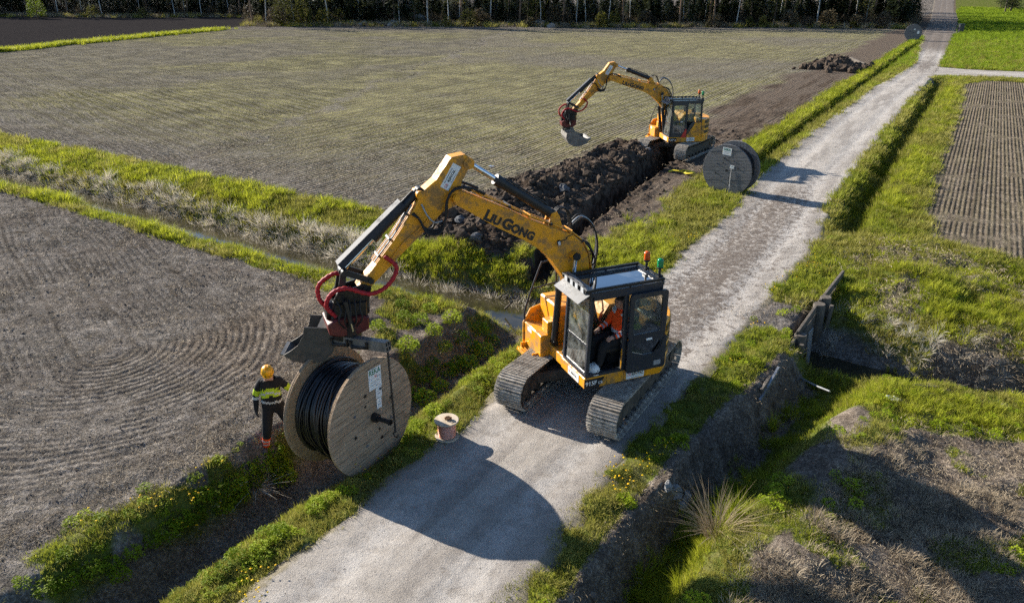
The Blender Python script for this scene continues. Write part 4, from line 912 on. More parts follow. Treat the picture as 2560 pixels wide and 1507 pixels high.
# ------------------------------------------------------------------ cable drums
def strips(Rd, w, gap=.007):
    """chord strips that tile a disc: list of outlines (a across, b along)"""
    out = []; n = max(3, int(round(2 * Rd / w))); w = 2 * Rd / n
    for k in range(n):
        a0, a1 = -Rd + k * w + gap / 2, -Rd + (k + 1) * w - gap / 2
        A = np.linspace(a0, a1, 5); B = np.sqrt(np.maximum(Rd * Rd - A * A, 0)); B = np.maximum(B, .02)
        out.append([(a, b) for a, b in zip(A, B)] + [(a, -b) for a, b in zip(A[::-1], B[::-1])])
    return out
def drum(name, loc, az, el, Rd, wd, mats, label, rolls=(4, 90), cable=True, boards=.15, bottom=None):
    """wooden cable drum, axis along local x, near face at +x"""
    root = empty(name, loc); root.rotation_euler = (Matrix.Rotation(az, 3, 'Z') @ Matrix.Rotation(-el, 3, 'Y')).to_euler()
    tag(root, label, 'cable drum', 'wooden cable drums along the cable route')
    th = .034
    for side, s in ((1, 1), (-1, -1)):
        fl = MB(); fl.cyl((s * (wd / 2 - .004), 0, 0), (s * (wd / 2 - .006), 0, 0), .05, n=12); 
        f = MB().lathe([(Rd * .30, -.002), (Rd * .30, .002)], (s * (wd / 2 - th), 0, 0), (1, 0, 0), 12).build('flange', mats[0], root)
        for layer, ang in ((0, rolls[0]), (1, rolls[1])):
            x1 = s * (wd / 2 - layer * th); x0 = s * (wd / 2 - (layer + 1) * th + .0015); ca, sa = math.cos(R(ang)), math.sin(R(ang))
            for P in strips(Rd - .004 * layer, boards):
                j = random.uniform(-.0025, .0025) * (1 if layer == 0 else 0)
                Q = [(-a * sa + b * ca, a * ca + b * sa) for a, b in P]
                MB().prism(Q, x0 if layer == 0 else x0, x1 + s * j, 'yz', bev=.003).build('plank', mats[layer], f)
        # bolts, hub plate
        for k in range(8):
            a = k * math.pi / 4 + .3; r_ = Rd * .48
            m = MB(); m.box((s * (wd / 2 + .008), r_ * math.cos(a), r_ * math.sin(a)), (.012, .05, .05), Matrix.Rotation(a, 3, 'X')); m.cyl((s * (wd / 2 + .01), r_ * math.cos(a), r_ * math.sin(a)), (s * (wd / 2 + .03), r_ * math.cos(a), r_ * math.sin(a)), .013, n=8)
            m.build('bolt', M_greywood if k % 2 else M_chain, root)
    hub = MB().cyl((-wd / 2 + 2 * th, 0, 0), (wd / 2 - 2 * th, 0, 0), Rd * .52, n=36).build('hub', mats[1], root)
    for a, r_ in ((0, 0), (2.1, .32), (-1.2, .30)):
        m = MB(); m.cyl((wd / 2 + .004, r_ * Rd * math.cos(a), r_ * Rd * math.sin(a)), (wd / 2 + .006, r_ * Rd * math.cos(a), r_ * Rd * math.sin(a)), .055 if r_ == 0 else .028, n=12); m.build('bore_hole', M_black, root)
    if cable:
        r0 = .021; w_in = wd - 4 * th - 2 * r0; turns = int(w_in / (2 * r0)) ; Rc = Rd * .755; P = []
        for k in range(turns * 30 + 1):
            t = k / 30; a = 2 * math.pi * t; x = -w_in / 2 + w_in * t / turns + .008 * math.sin(t * 2.1); rr = Rc + .012 * math.sin(t * 1.7) + .012 * math.sin(a + t)
            P.append((x, rr * math.cos(a), rr * math.sin(a)))
        c = MB().tube(P, r0, 7).build('cable', M_cable, root)
        MB().cyl((-w_in / 2 - .02, 0, 0), (w_in / 2 + .02, 0, 0), Rc - .014, n=40).build('cable_core', M_cable, c)
        for k in range(11):                                     # loose turns crossing the winding
            a0 = random.uniform(-.4, 2.0); a1 = a0 + random.uniform(2.2, 4.2); xa = random.uniform(-.5, .5) * w_in; xb = np.clip(xa + random.uniform(-.55, .55), -w_in / 2, w_in / 2)
            Q = []
            for q in np.linspace(0, 1, 34):
                a = a0 + (a1 - a0) * q; rr = Rc + r0 * 1.75 + .014 * math.sin(q * 9 + k) + .03 * math.sin(math.pi * q) * (k % 3) * .5
                Q.append((xa + (xb - xa) * float(smooth(np.array(q))), rr * math.cos(a), rr * math.sin(a)))
            MB().tube(Q, r0, 7).build('loose_turn', M_cable, c)
    return root
D_AZ = R(-30.6); D_AX = Vector((math.cos(D_AZ), math.sin(D_AZ), 0))
DR, DW = 1.09, 1.10
dc = Vector((-2.476, 11.333, .79)) - D_AX * DW / 2
big = drum('cable_drum', dc, D_AZ, R(2), DR, DW, (M_wood, M_woodin), 'big brown wooden drum of black cable hanging in chains beside the gravel road')
def drumpt(root, x, y, z): return (root.rotation_euler.to_matrix() @ Vector((x, y, z))) + root.location
# slack loops under the winding
cab_ = [o for o in big.children if o.name.startswith('cable')][0]
for k in range(4):
    Q = [(-.3 + .22 * k + .1 * math.sin(q * 3), (.755 + .20 * math.sin(math.pi * q) * (1 if k % 2 else .6)) * DR * math.cos(a), (.755 + .22 * math.sin(math.pi * q) * (1 if k % 2 else .6)) * DR * math.sin(a)) for q in np.linspace(0, 1, 30) for a in [-2.6 + 2.2 * q]]
    MB().tube(Q, .021, 7).build('loose_turn', M_cable, cab_)
# axle through the hub
m = MB(); m.cyl((-DW / 2 - .25, 0, 0), (DW / 2 + .40, 0, 0), .042, n=14); m.cyl((DW / 2 + .002, 0, 0), (DW / 2 + .10, 0, 0), .085, n=16); m.cyl((DW / 2 + .36, 0, 0), (DW / 2 + .40, 0, 0), .055, n=14); m.build('axle', M_black, big)
X = DW / 2 + .0035
def sheet(root, y, z, w, h, tilt, name='label_sheet', X=X):
    M = Matrix.Rotation(tilt, 3, 'X'); s = MB().box((X + .0015, y, z), (.003, w, h), M).build(name, M_white, root); return s, M
def prn(par, c, w, h, M): MB().box(c, (.0012, w, h), M).build('print', M_grey_ink, par)
st, Mx = sheet(big, .14, .72, .33, .40, R(-3))
up_, rt_ = Mx @ Vector((0, 0, 1)), Mx @ Vector((0, 1, 0)); c0 = Vector((X + .0035, .14, .72))
text('lettering', 'REKA', .145, M_green_ink, st, c0 + up_ * .085, rt_, up_, .018, .001, .84)
text('lettering', 'N', .09, M_red, st, c0 + rt_ * .0 + up_ * .005, rt_, up_, .0, .001, 1, 'CENTER', .5); prn(st, c0 + rt_ * .085 + up_ * .022, .09, .018, Mx)
prn(st, c0 - up_ * .06, .22, .012, Mx); prn(st, c0 - up_ * .11 - rt_ * .05, .12, .012, Mx); prn(st, c0 - up_ * .15 + rt_ * .06, .10, .012, Mx)
for y, z, w, h in ((.20, .41, .155, .20), (.18, .20, .13, .20)):
    s_, M_ = sheet(big, y, z, w, h, R(-4)); MB().box((X + .0036, y, z + .03), (.001, w * .7, .008)).build('print', M_grey_ink, s_); MB().box((X + .0036, y, z - .02), (.001, w * .5, .02)).build('print', M_grey_ink, s_)
# far grey drum beside the road, and the one by the wood
def place_drum(pxc, pyc, Rd, az, base_extra=0):
    z = Rd + base_extra; g = G(pxc, pyc, z); return Vector(g)
FD_AZ = R(-131); FR = 1.06
fd = drum('cable_drum', place_drum(1828, 421, FR, FD_AZ, -.12), FD_AZ, R(-3), FR, .82, (M_greywood, M_greywood), 'weathered grey cable drum on the verge behind the near excavator, white sheet on its face', (8, 98), False, .13)
Xf = .41 + .0035
st, Mx = sheet(fd, -.05, .78, .38, .30, R(-4), X=Xf); up_, rt_ = Mx @ Vector((0, 0, 1)), Mx @ Vector((0, 1, 0)); c0 = Vector((Xf + .0035, -.05, .78))
text('lettering', 'REKA', .13, M_green_ink, st, c0 + up_ * .03, rt_, up_, .02, .001, .9); prn(st, c0 - up_ * .03, .26, .016, Mx); prn(st, c0 - up_ * .09, .22, .016, Mx)
s_, _ = sheet(fd, .22, .18, .17, .14, R(-3), X=Xf); MB().box((Xf + .0036, .22, .19), (.001, .11, .02)).build('print', M_grey_ink, s_)
MB().tube([drumpt(fd, Xf + .01, .20, .10) - fd.location, drumpt(fd, Xf + .012, .19, -.3) - fd.location, drumpt(fd, Xf + .03, .19, -.9) - fd.location], .006, 5).build('tie_rope', M_white, None)
rope = bpy.data.objects['tie_rope']; rope.parent = fd; rope.matrix_parent_inverse = Matrix.Identity(4)
for v in rope.data.vertices: v.co = fd.rotation_euler.to_matrix().inverted() @ v.co
MB().cyl((-.35, 0, 0), (.35, 0, 0), FR * .80, n=36).build('cable', M_cable, fd)
td = drum('cable_drum', place_drum(2283, 82, 1.12, 0, .0), R(-112), 0, 1.15, .8, (M_greywood, M_greywood), 'dark cable drum standing beside the road in front of the wood', (5, 95), False, .2)
sheet(td, .62, .05, .30, .42, 0, X=.4035); sheet(td, .1, .45, .18, .2, 0, X=.4035)
MB().cyl((-.35, 0, 0), (.35, 0, 0), .9, n=30).build('cable', M_cable, td)

# ------------------------------------------------------------------ lifting beam with chains
def chain(mb, a, b, sag=.03, L=.055):
    a = Vector(a); b = Vector(b); n = max(2, int((b - a).length / (L * .72)))
    for k in range(n):
        t = (k + .5) / n; p = a.lerp(b, t) + Vector((0, 0, -sag * math.sin(math.pi * t))); d = (b - a).normalized(); x = d.orthogonal().normalized(); y = d.cross(x)
        if k % 2: x, y = y, x
        P = [p + d * (L / 2) * math.cos(q) + x * (L * .33) * math.sin(q) for q in np.linspace(0, 2 * math.pi, 10, endpoint=False)]
        mb.tube(P, .0085, 5, closed=True)
lb = empty('lifting_beam', (-2.94, 11.61, 0)); tag(lb, 'grey steel lifting beam under the bucket with chains down to the big drum', 'lifting beam')
ba, bb = D_AX * -.80 + Vector((0, 0, 2.10)), D_AX * 1.00 + Vector((0, 0, 2.34))
m = MB(); bar(m, ba, bb, .13, .02, up=(0, 0, 1)); dd = (bb - ba).normalized(); upb = (Vector((0, 0, 1)) - dd * dd.z).normalized()
bar(m, ba + upb * .08, bb + upb * .08, .13, .02, up=upb); bar(m, ba - upb * .08, bb - upb * .08, .13, .02, up=upb); bar(m, ba, bb, .016, .16, up=upb)
sideb = dd.cross(upb); bar(m, ba + sideb * .058, bb + sideb * .058, .012, .15, up=upb); bar(m, ba - sideb * .058, bb - sideb * .058, .012, .15, up=upb)
m.build('beam', M_steel, lb)
m = MB(); mid = (ba + bb) / 2
for q in (-.3, .15): m.tube([tuple(mid + dd * q + sideb * .09 + upb * .05), tuple(mid + dd * q + sideb * .09 - upb * .07), tuple(mid + dd * (q + .36) + sideb * .09 - upb * .05), tuple(mid + dd * (q + .36) + sideb * .09 + upb * .06)], .028, 8)
bar(m, mid + dd * .1 + upb * .06, mid + dd * .1 + upb * .36, .10, .16, up=dd); m.build('hanger', M_tilt, lb)
ax_r = drumpt(big, DW / 2 + .46, .03, -.02) - lb.location; ax_l = drumpt(big, -DW / 2 - .2, 0, 0) - lb.location
m = MB(); chain(m, bb - dd * .03 - upb * .09, Vector((ax_r.x, ax_r.y, .63)), .0); m.tube(spl(*[tuple(Vector((ax_r.x, ax_r.y, .60)) + D_AX * .05 * math.cos(q) + Vector((0, 0, .05 * math.sin(q) - .02))) for q in np.linspace(2, 6.6, 7)], n=4), .014, 6)
o = m.build('chain', M_chain, lb); o['kind'] = 'stuff'
m = MB(); chain(m, ba + dd * .03 - upb * .09, ax_l, .0); o = m.build('chain', M_chain, lb); o['kind'] = 'stuff'

# ------------------------------------------------------------------ copper spool on the road edge
sx, sy, _ = G(1118, 1090, .03); sz = hz(sx, sy) + .03
sp = empty('wire_spool', (sx, sy, sz), R(20)); tag(sp, 'small plywood spool of bare copper wire standing at the edge of the gravel road', 'wire spool')
for z in (0, .345): m = MB(); m.lathe([(0, z), (.225, z), (.232, z + .006), (.232, z + .022), (.225, z + .028), (0, z + .028)], (0, 0, 0), n=40, sm=False); m.build('flange', M_ply, sp)
P = [(.168 * math.cos(a), .168 * math.sin(a), .036 + .30 * k / (27 * 24)) for k in range(27 * 24 + 1) for a in [2 * math.pi * k / 24]]
w = MB().tube(P, .0065, 6).build('copper_wire', M_copper, sp); MB().cyl((0, 0, .028), (0, 0, .345), .163, n=36).build('wire_core', M_copper, w)
m = MB(); m.cyl((0, 0, .374), (0, 0, .376), .03, n=14); m.build('bore_hole', M_black, sp)
tie = empty('tie_bundle', (sx, sy, sz + .374), 0.4); tag(tie, 'tangled brown tie strap lying on the copper spool', 'strap')
for k in range(5): MB().tube([(.05 * math.cos(q * 1.3 + k) + .02 * math.sin(k * 2.2) + .03, .04 * math.sin(q + k * 1.1) + .03 * math.cos(k), .012 + .008 * k + .008 * math.sin(2 * q)) for q in np.linspace(0, 5.5, 14)], .008, 6).build('strap_loop', M_brown, tie)

# ------------------------------------------------------------------ timber retaining wall at the stream mouth
tw = empty('timber_wall', (*W2(11.5, 3.05), 0)); tag(tw, 'old timber post and plank wall holding the road bank above the stream', 'retaining wall')
O3 = Vector((*W2(11.5, 3.05), 0)); S3 = Vector((RD[0], RD[1], 0)); N3 = Vector((RN[0], RN[1], 0))
for ds, dn, r_, zt, zb, tl in ((.42, .16, .15, .03, -1.3, .02), (.10, .20, .07, -.10, -1.2, .05), (2.35, .30, .16, .16, -1.35, -.02), (2.75, .34, .15, .22, -1.3, .0), (2.50, .48, .07, .10, -1.2, .03)):
    a = S3 * ds + N3 * dn; m = MB(); P = [a + Vector((0, 0, zb)), a + Vector((tl, .01, (zb + zt) / 2)), a + Vector((tl * 2, 0, zt - .03)), a + Vector((tl * 2, 0, zt))]
    m.tube(P, [r_ * 1.04, r_, r_ * .98, r_ * .90], 14); m.build('post', M_oldwood, tw)
for (s0, s1, n0, n1, z0, z1) in ((-2.6, .6, .02, .10, -.16, -.14), (-2.5, .5, .05, .13, -.36, -.36), (.4, 2.6, .12, .22, .0, .05), (.4, 2.6, .14, .22, -.22, -.20), (.4, 2.6, .14, .22, -.46, -.44), (.4, 2.6, .14, .22, -.70, -.68), (.4, 2.6, .14, .22, -.94, -.92), (2.5, 5.0, .24, .42, .10, .16), (2.5, 4.8, .26, .42, -.14, -.10)):
    m = MB(); bar(m, S3 * s0 + N3 * n0 + Vector((0, 0, z0)), S3 * s1 + N3 * n1 + Vector((0, 0, z1)), .07, .21, bev=.01); m.build('plank', M_oldwood, tw)
m = MB(); m.add([tuple(S3 * a + N3 * b + Vector((0, 0, c))) for a, b, c in ((.78, .32, -.05), (1.10, .36, -.02), (1.0, .42, -1.05), (.70, .38, -1.05), (.78, .335, -.05), (1.10, .375, -.02), (1.0, .435, -1.05), (.70, .395, -1.05))], [(0, 1, 2, 3), (7, 6, 5, 4), (0, 4, 5, 1), (1, 5, 6, 2), (2, 6, 7, 3), (3, 7, 4, 0)]); m.build('metal_sheet', M_alu, tw)
m = MB(); bar(m, S3 * -2.75 + N3 * .05 + Vector((0, 0, -.34)), S3 * -1.5 + N3 * .12 + Vector((0, 0, -.10)), .05, .24); m.build('bleached_board', M_alu, tw)
pole_m = lambda a, b, r0, r1: MB().tube([a, tuple((Vector(a) + Vector(b)) / 2 + Vector((0, 0, -.02))), b], [r0, (r0 + r1) / 2, r1], 8)
def stick(name, p, q, r0, r1, label, cat, mat=None, zo=.03):
    a = GG(*p); b = GG(*q); a = (a[0], a[1], hz(a[0], a[1]) + zo); b = (b[0], b[1], hz(b[0], b[1]) + zo)
    return tag(pole_m(a, b, r0, r1).build(name, mat or M_oldwood, None), label, cat)
a = G(1995, 942, -.7); b = G(2075, 978, -.25)
tag(pole_m(a, b, .03, .022).build('wooden_pole', M_alu), 'pale thin pole leaning in the ditch below the timber wall', 'pole')
stick('fallen_stick', (2370, 977), (2425, 962), .03, .02, 'short bleached stick on the grass above the stream bank', 'stick')
stick('old_board', (2282, 968), (2345, 972), .06, .05, 'dark rotten board lying in the grass near the stream', 'board', M_frame)
stick('fallen_stick', (2172, 803), (2195, 800), .025, .02, 'little bleached stick in the dead grass behind the posts', 'stick')
stick('fallen_stick', (2258, 735), (2262, 715), .02, .015, 'thin upright dead stem in the rough grass', 'stick')
a = G(1262, 772, -.8); b = G(1300, 745, -.35); m = MB(); m.tube([a, tuple(Vector(a).lerp(Vector(b), .55) + Vector((0, 0, .05))), b], [.03, .022, .012], 6); c_ = Vector(a).lerp(Vector(b), .4); m.tube([tuple(c_), tuple(c_ + Vector((-.05, .02, .22))), tuple(c_ + Vector((-.10, 0, .36)))], [.018, .014, .008], 6)
tag(m.build('dead_branch', M_oldwood), 'forked dead branch poking out of the stream by the eroded bank', 'branch')
# white plastic scraps
def scrap(name, px, py, s, label, mat, cat):
    x, y, _ = GG(px, py); z = hz(x, y); V = []; F = []
    for i in range(5):
        for j in range(4): V.append((x + (i - 2) * s * .3 + random.uniform(-.1, .1) * s, y + (j - 1.5) * s * .3 + random.uniform(-.1, .1) * s, z + .03 + random.uniform(0, .25) * s))
    for i in range(4):
        for j in range(3): F.append((i * 4 + j, i * 4 + 4 + j, i * 4 + 5 + j, i * 4 + 1 + j))
    o = tag(MB().add(V, F).build(name, mat), label, cat)
    md = o.modifiers.new('t', 'SOLIDIFY'); md.thickness = .006; return o
scrap('plastic_scrap', 2232, 1001, .22, 'crumpled white plastic scrap in the grass by the stream', M_white, 'litter')
scrap('plastic_scrap', 1228, 418, .20, 'white plastic scrap lying on the seeded field behind the boom', M_white, 'litter')
M_yel = plain('yellow_strap_fabric', (.72, .56, .02), .7, 0, .3, 14)
ys = empty('lifting_strap', (*G(1705, 436)[:2], hz(*G(1705, 436)[:2]) + .02)); tag(ys, 'yellow lifting strap lying on bare soil beside the grey drum', 'strap')
m = MB(); pp = spl((-.55, .35, .03), (-.3, .45, .06), (.0, .25, .05), (.15, -.2, .08), (.45, -.15, .09), (.55, .05, .05), (.2, .1, .12), (.1, -.25, .05), n=7)
V = []; F = []
for i, p_ in enumerate(pp): V += [(p_[0], p_[1] - .07, p_[2]), (p_[0] + .02, p_[1] + .07, p_[2] + .03)]
m.add(V, [(2 * i, 2 * i + 2, 2 * i + 3, 2 * i + 1) for i in range(len(pp) - 1)]); o = m.build('strap_band', M_yel, ys); o.modifiers.new('t', 'SOLIDIFY').thickness = .012
m = MB(); m.tube([(-.1, .2, .1), (.12, .22, .14), (.3, .02, .1)], .03, 6); m.build('strap_sleeve', M_yel, ys)
# dark marker post by the meadow
px_, py_, _ = G(2400, 84); m = MB(); m.box((0, 0, .7), (.75, .6, 1.4), bev=.06); 
mp = empty('service_cabinet', (px_, py_, hz(px_, py_))); tag(mp, 'small dark service cabinet in the meadow beside the road', 'cabinet'); m.build('cabinet_body', M_cab, mp); MB().box((0, 0, 1.44), (.85, .7, .08), bev=.02).build('cabinet_lid', M_cab, mp)
# ------------------------------------------------------------------ people
def skin_mesh(name, J, E, sub=2):
    """continuous body grown over a skeleton: J = {joint: (position, rx, ry)}, E = bones"""
    keys = list(J); me = bpy.data.meshes.new(name); me.from_pydata([J[k][0] for k in keys], [(keys.index(a), keys.index(b)) for a, b in E], [])
    o = bpy.data.objects.new(name, me); COL.objects.link(o)
    o.modifiers.new('s', 'SKIN').use_smooth_shade = True
    for v, k in zip(me.skin_vertices[0].data, keys): v.radius = (J[k][1] * 1.16, J[k][2] * 1.16); v.use_root = (k == keys[0])
    sb = o.modifiers.new('u', 'SUBSURF'); sb.levels = sub; sb.render_levels = sub
    dg = bpy.context.evaluated_depsgraph_get(); dg.update()
    out = bpy.data.meshes.new_from_object(o.evaluated_get(dg)); bpy.data.objects.remove(o); bpy.data.meshes.remove(me); return out
def paint_bones(me, J, E, fn, mats):
    """give each face the material fn(bone a, bone b, t, centre) returns"""
    for m in mats: me.materials.append(m)
    B = [(a, b, Vector(J[a][0]), Vector(J[b][0])) for a, b in E]
    for f in me.polygons:
        c = f.center; best = None
        for a, b, p, q in B:
            d = q - p; t = max(0, min(1, (c - p).dot(d) / max(d.length_squared, 1e-9))); k = (c - p - d * t).length / (J[a][1] * (1 - t) + J[b][1] * t)
            if best is None or k < best[0]: best = (k, a, b, t)
        f.material_index = fn(best[1], best[2], best[3], c); f.use_smooth = True
    return me
M_wblack = plain('black_work_cloth', (.020, .020, .022), .85, 0, .4, 9, .25, .6)
M_hivis = plain('yellow_hi_vis_cloth', (.50, .66, .03), .8, 0, .2, 9, .3, .4)
M_orange = plain('orange_hi_vis_cloth', (1.0, .10, .012), .8, 0, .2, 9, .3, .4)
M_reflex = plain('silver_reflective_tape', (.55, .58, .62), .4, .2, .2, 9, .5)
M_skin = plain('skin', (.50, .27, .19), .55, 0, .15, 9, .4)
M_glove = plain('dark_work_glove', (.035, .035, .04), .8, 0, .4, 12, .3)
M_boot = plain('worn_grey_boot', (.12, .11, .10), .8, 0, .5, 12, .3, .4)
M_helmet_y = plain('yellow_helmet_shell', (.88, .42, .008), .32, 0, .12, 9, .5)
M_helmet_w = plain('white_helmet_shell', (.75, .76, .76), .35, 0, .2, 9, .5)
M_hair = plain('dark_grey_hair', (.035, .03, .028), .8, 0, .4, 20, .3)
def hand(J, E, wrist, tag_, d, side, palm_dir, curl=.35):
    """palm and five fingers growing from joint wrist along d; side = towards the thumb"""
    d = Vector(d).normalized(); s = Vector(side).normalized(); w = Vector(palm_dir).normalized(); p = Vector(J[wrist][0])
    J[tag_ + 'palm'] = (tuple(p + d * .055), .026, .034); E.append((wrist, tag_ + 'palm'))
    for k, (off, ln) in enumerate(((.030, .062), (.011, .072), (-.009, .066), (-.028, .052))):
        a = p + d * .085 + s * off; b = a + (d * math.cos(curl) + w * math.sin(curl)) * ln * .55; c = b + (d * math.cos(curl * 2.4) + w * math.sin(curl * 2.4)) * ln * .5
        for q, (v, r_) in enumerate(((a, .0105), (b, .0095), (c, .008))): J[f'{tag_}f{k}{q}'] = (tuple(v), r_, r_)
        E += [(tag_ + 'palm', f'{tag_}f{k}0'), (f'{tag_}f{k}0', f'{tag_}f{k}1'), (f'{tag_}f{k}1', f'{tag_}f{k}2')]
    a = p + d * .045 + s * .042; b = a + (d * .8 + s * .45 + w * .2) * .035
    J[tag_ + 't0'] = (tuple(a), .012, .012); J[tag_ + 't1'] = (tuple(b), .0095, .0095); E += [(tag_ + 'palm', tag_ + 't0'), (tag_ + 't0', tag_ + 't1')]
def helmet(name, mat, parent, M):
    m = MB(); prof = [(.128, -.02), (.129, .02), (.120, .065), (.098, .105), (.06, .13), (.0, .14)]
    m.lathe(prof, (0, 0, 0), n=24); 
    m.lathe([(.128, -.02), (.138, -.026), (.138, -.03), (.122, -.02)], (0, 0, 0), n=24)
    m.prism([(.13 * math.cos(R(a)), .13 * math.sin(R(a))) for a in range(-50, 51, 10)] + [(.175 * math.cos(R(a)) , .150 * math.sin(R(a))) for a in range(45, -46, -10)], -.032, -.022, 'xy')
    for k in (-.03, 0, .03): m.tube([(.112, k, .085), (.06, k, .135), (0, k, .147), (-.06, k, .135), (-.112, k, .085)], .006, 5)
    o = m.build(name, mat, parent); 
    for a in (40, 75, -40, -75, 140, -140): MB().box((.126 * math.cos(R(a)), .126 * math.sin(R(a)), .035), (.008, .03, .012), Matrix.Rotation(R(a), 3, 'Z')).build('vent', M_black, o)
    o.matrix_local = M; return o

# worker beside the drum: local -y faces forward, +x is his left
J = dict(pelvis=((0, 0, .93), .15, .12), spine=((0, -.02, 1.12), .15, .12), chest=((0, -.035, 1.30), .165, .125), neck=((0, -.075, 1.455), .058, .058), head0=((0, -.115, 1.525), .070, .078), head=((0, -.14, 1.59), .075, .085), crown=((0, -.145, 1.65), .055, .06),
         shr=((-.165, -.03, 1.375), .074, .074), elr=((-.265, .02, 1.12), .056, .056), wrr=((-.285, -.05, .87), .036, .036), shl=((.165, -.03, 1.375), .074, .074), ell=((.335, -.01, 1.16), .052, .052), wrl=((.535, -.06, 1.10), .034, .034),
         hpr=((-.095, 0, .86), .105, .105), knr=((-.15, -.12, .49), .078, .078), ankr=((-.215, -.06, .10), .055, .058), heelr=((-.218, -.05, .055), .05, .05), toer=((-.245, -.21, .04), .042, .038),
         hpl=((.095, 0, .86), .105, .105), knl=((.21, .04, .50), .078, .078), ankl=((.32, .20, .12), .055, .058), heell=((.322, .21, .07), .05, .05), toel=((.345, .06, .04), .042, .038))
E = [('pelvis', 'spine'), ('spine', 'chest'), ('chest', 'neck'), ('neck', 'head0'), ('head0', 'head'), ('head', 'crown'), ('chest', 'shr'), ('shr', 'elr'), ('elr', 'wrr'), ('chest', 'shl'), ('shl', 'ell'), ('ell', 'wrl'),
     ('pelvis', 'hpr'), ('hpr', 'knr'), ('knr', 'ankr'), ('ankr', 'heelr'), ('heelr', 'toer'), ('pelvis', 'hpl'), ('hpl', 'knl'), ('knl', 'ankl'), ('ankl', 'heell'), ('heell', 'toel')]
hand(J, E, 'wrr', 'R', (-.05, -.1, -1), (.2, -1, 0), (1, 0, 0)); hand(J, E, 'wrl', 'L', (1, -.1, -.1), (0, -.3, 1), (0, -1, -.2))
def wfn(a, b, t, c):
    if a in ('neck', 'head0', 'head'): return 3 if a != 'neck' or t > .3 else 0
    if a[0] in 'RL' or b[0] in 'RL': return 4
    if b in ('elr', 'ell'): return 1 if .50 < t < .92 else 0
    if b in ('wrr', 'wrl'): return 2 if .12 < t < .30 else 0
    if a in ('spine', 'chest', 'pelvis') and b in ('spine', 'chest', 'neck', 'shr', 'shl'):
        if b in ('shr', 'shl'): return 2 if .35 < t < .62 and c.z > 1.40 else (0 if c.z > 1.30 else 1)
        z = c.z + .25 * abs(c.x)
        if 1.15 < z < 1.29: return 2 if 1.20 < z < 1.235 else 1
        if .985 < c.z - .12 * abs(c.x) < 1.03: return 2
        return 0
    if b in ('ankr', 'ankl'): return (2 if (.58 < t < .66 or .78 < t < .86) else 5) if t > .48 else 0
    if a in ('ankr', 'ankl', 'heelr', 'heell'): return 6
    return 0
me = paint_bones(skin_mesh('person', J, E, 3), J, E, wfn, [M_wblack, M_hivis, M_reflex, M_skin, M_glove, M_orange, M_boot])
wk = put('person', me); wx, wy, _ = G(678, 1086); wk.location = (wx + .10, wy + .06, hz(wx + .02, wy)); wk.scale = (1.07, 1.07, 1.07); wk.rotation_euler = (0, 0, R(14))
tag(wk, 'worker in black and yellow high visibility jacket and yellow helmet guiding the big drum', 'person')
helmet('helmet', M_helmet_y, wk, Matrix.Translation((0, -.135, 1.635)) @ Matrix.Rotation(R(-90), 4, 'Z') @ Matrix.Rotation(R(24), 4, 'Y') @ Matrix.Scale(.80, 4))
m = MB()
for s_ in (-1, 1): m.ball((.033 * s_, -.228, 1.575), .011, 8, 6)
m.build('eye', M_black, wk)
m = MB(); m.add([(0, -.225, 1.585), (-.016, -.222, 1.55), (.016, -.222, 1.55), (0, -.252, 1.552)], [(0, 1, 3), (0, 3, 2), (1, 2, 3)]); m.build('nose', M_skin, wk)

# operator sitting in the near cab: local x forward, y left
J = dict(pelvis=((-.10, 0, .10), .125, .13), spine=((-.13, 0, .28), .135, .125), chest=((-.12, 0, .46), .155, .125), neck=((-.09, .0, .62), .058, .058), head0=((-.06, .0, .70), .08, .078), head=((-.05, 0, .765), .095, .083), crown=((-.055, 0, .83), .07, .06),
         shl=((-.12, .17, .52), .078, .078), ell=((-.02, .24, .29), .056, .056), wrl=((.20, .20, .22), .036, .036), shr=((-.12, -.17, .52), .078, .078), elr=((-.02, -.24, .29), .056, .056), wrr=((.20, -.20, .22), .036, .036),
         hpl=((.0, .095, .08), .10, .10), knl=((.36, .13, .10), .076, .076), ankl=((.42, .13, -.26), .052, .052), toel=((.56, .13, -.31), .042, .04), hpr=((.0, -.095, .08), .10, .10), knr=((.36, -.13, .10), .076, .076), ankr=((.42, -.13, -.26), .052, .052), toer=((.56, -.13, -.31), .042, .04))
E = [('pelvis', 'spine'), ('spine', 'chest'), ('chest', 'neck'), ('neck', 'head0'), ('head0', 'head'), ('head', 'crown'), ('chest', 'shl'), ('shl', 'ell'), ('ell', 'wrl'), ('chest', 'shr'), ('shr', 'elr'), ('elr', 'wrr'),
     ('pelvis', 'hpl'), ('hpl', 'knl'), ('knl', 'ankl'), ('ankl', 'toel'), ('pelvis', 'hpr'), ('hpr', 'knr'), ('knr', 'ankr'), ('ankr', 'toer')]
hand(J, E, 'wrl', 'L', (1, -.2, -.1), (.1, -1, .2), (0, 0, -1), .7); hand(J, E, 'wrr', 'R', (1, .2, -.1), (.1, 1, .2), (0, 0, -1), .7)
def ofn(a, b, t, c):
    if a in ('neck', 'head0', 'head'): return 3 if a != 'neck' or t > .3 else 0
    if a[0] in 'RL' or b[0] in 'RL': return 3
    if b in ('wrl', 'wrr'): return 4 if t > .9 else (2 if (.30 < t < .46 or .62 < t < .78) else 0)
    if b in ('ell', 'elr'): return 0
    if b in ('shl', 'shr'): return 2 if t > .55 and c.z > .52 else 0
    if a in ('spine', 'chest', 'pelvis') and b in ('spine', 'chest', 'neck'): return 2 if .19 < c.z < .25 else (0 if c.z > .1 else 1)
    return 1
me = paint_bones(skin_mesh('person', J, E, 3), J, E, ofn, [M_orange, M_wblack, M_reflex, M_skin, M_black])
op = put('person', me); Mn = Matrix.Translation(NEAR_LOC) @ Matrix.Rotation(NEAR_YAW, 4, 'Z')
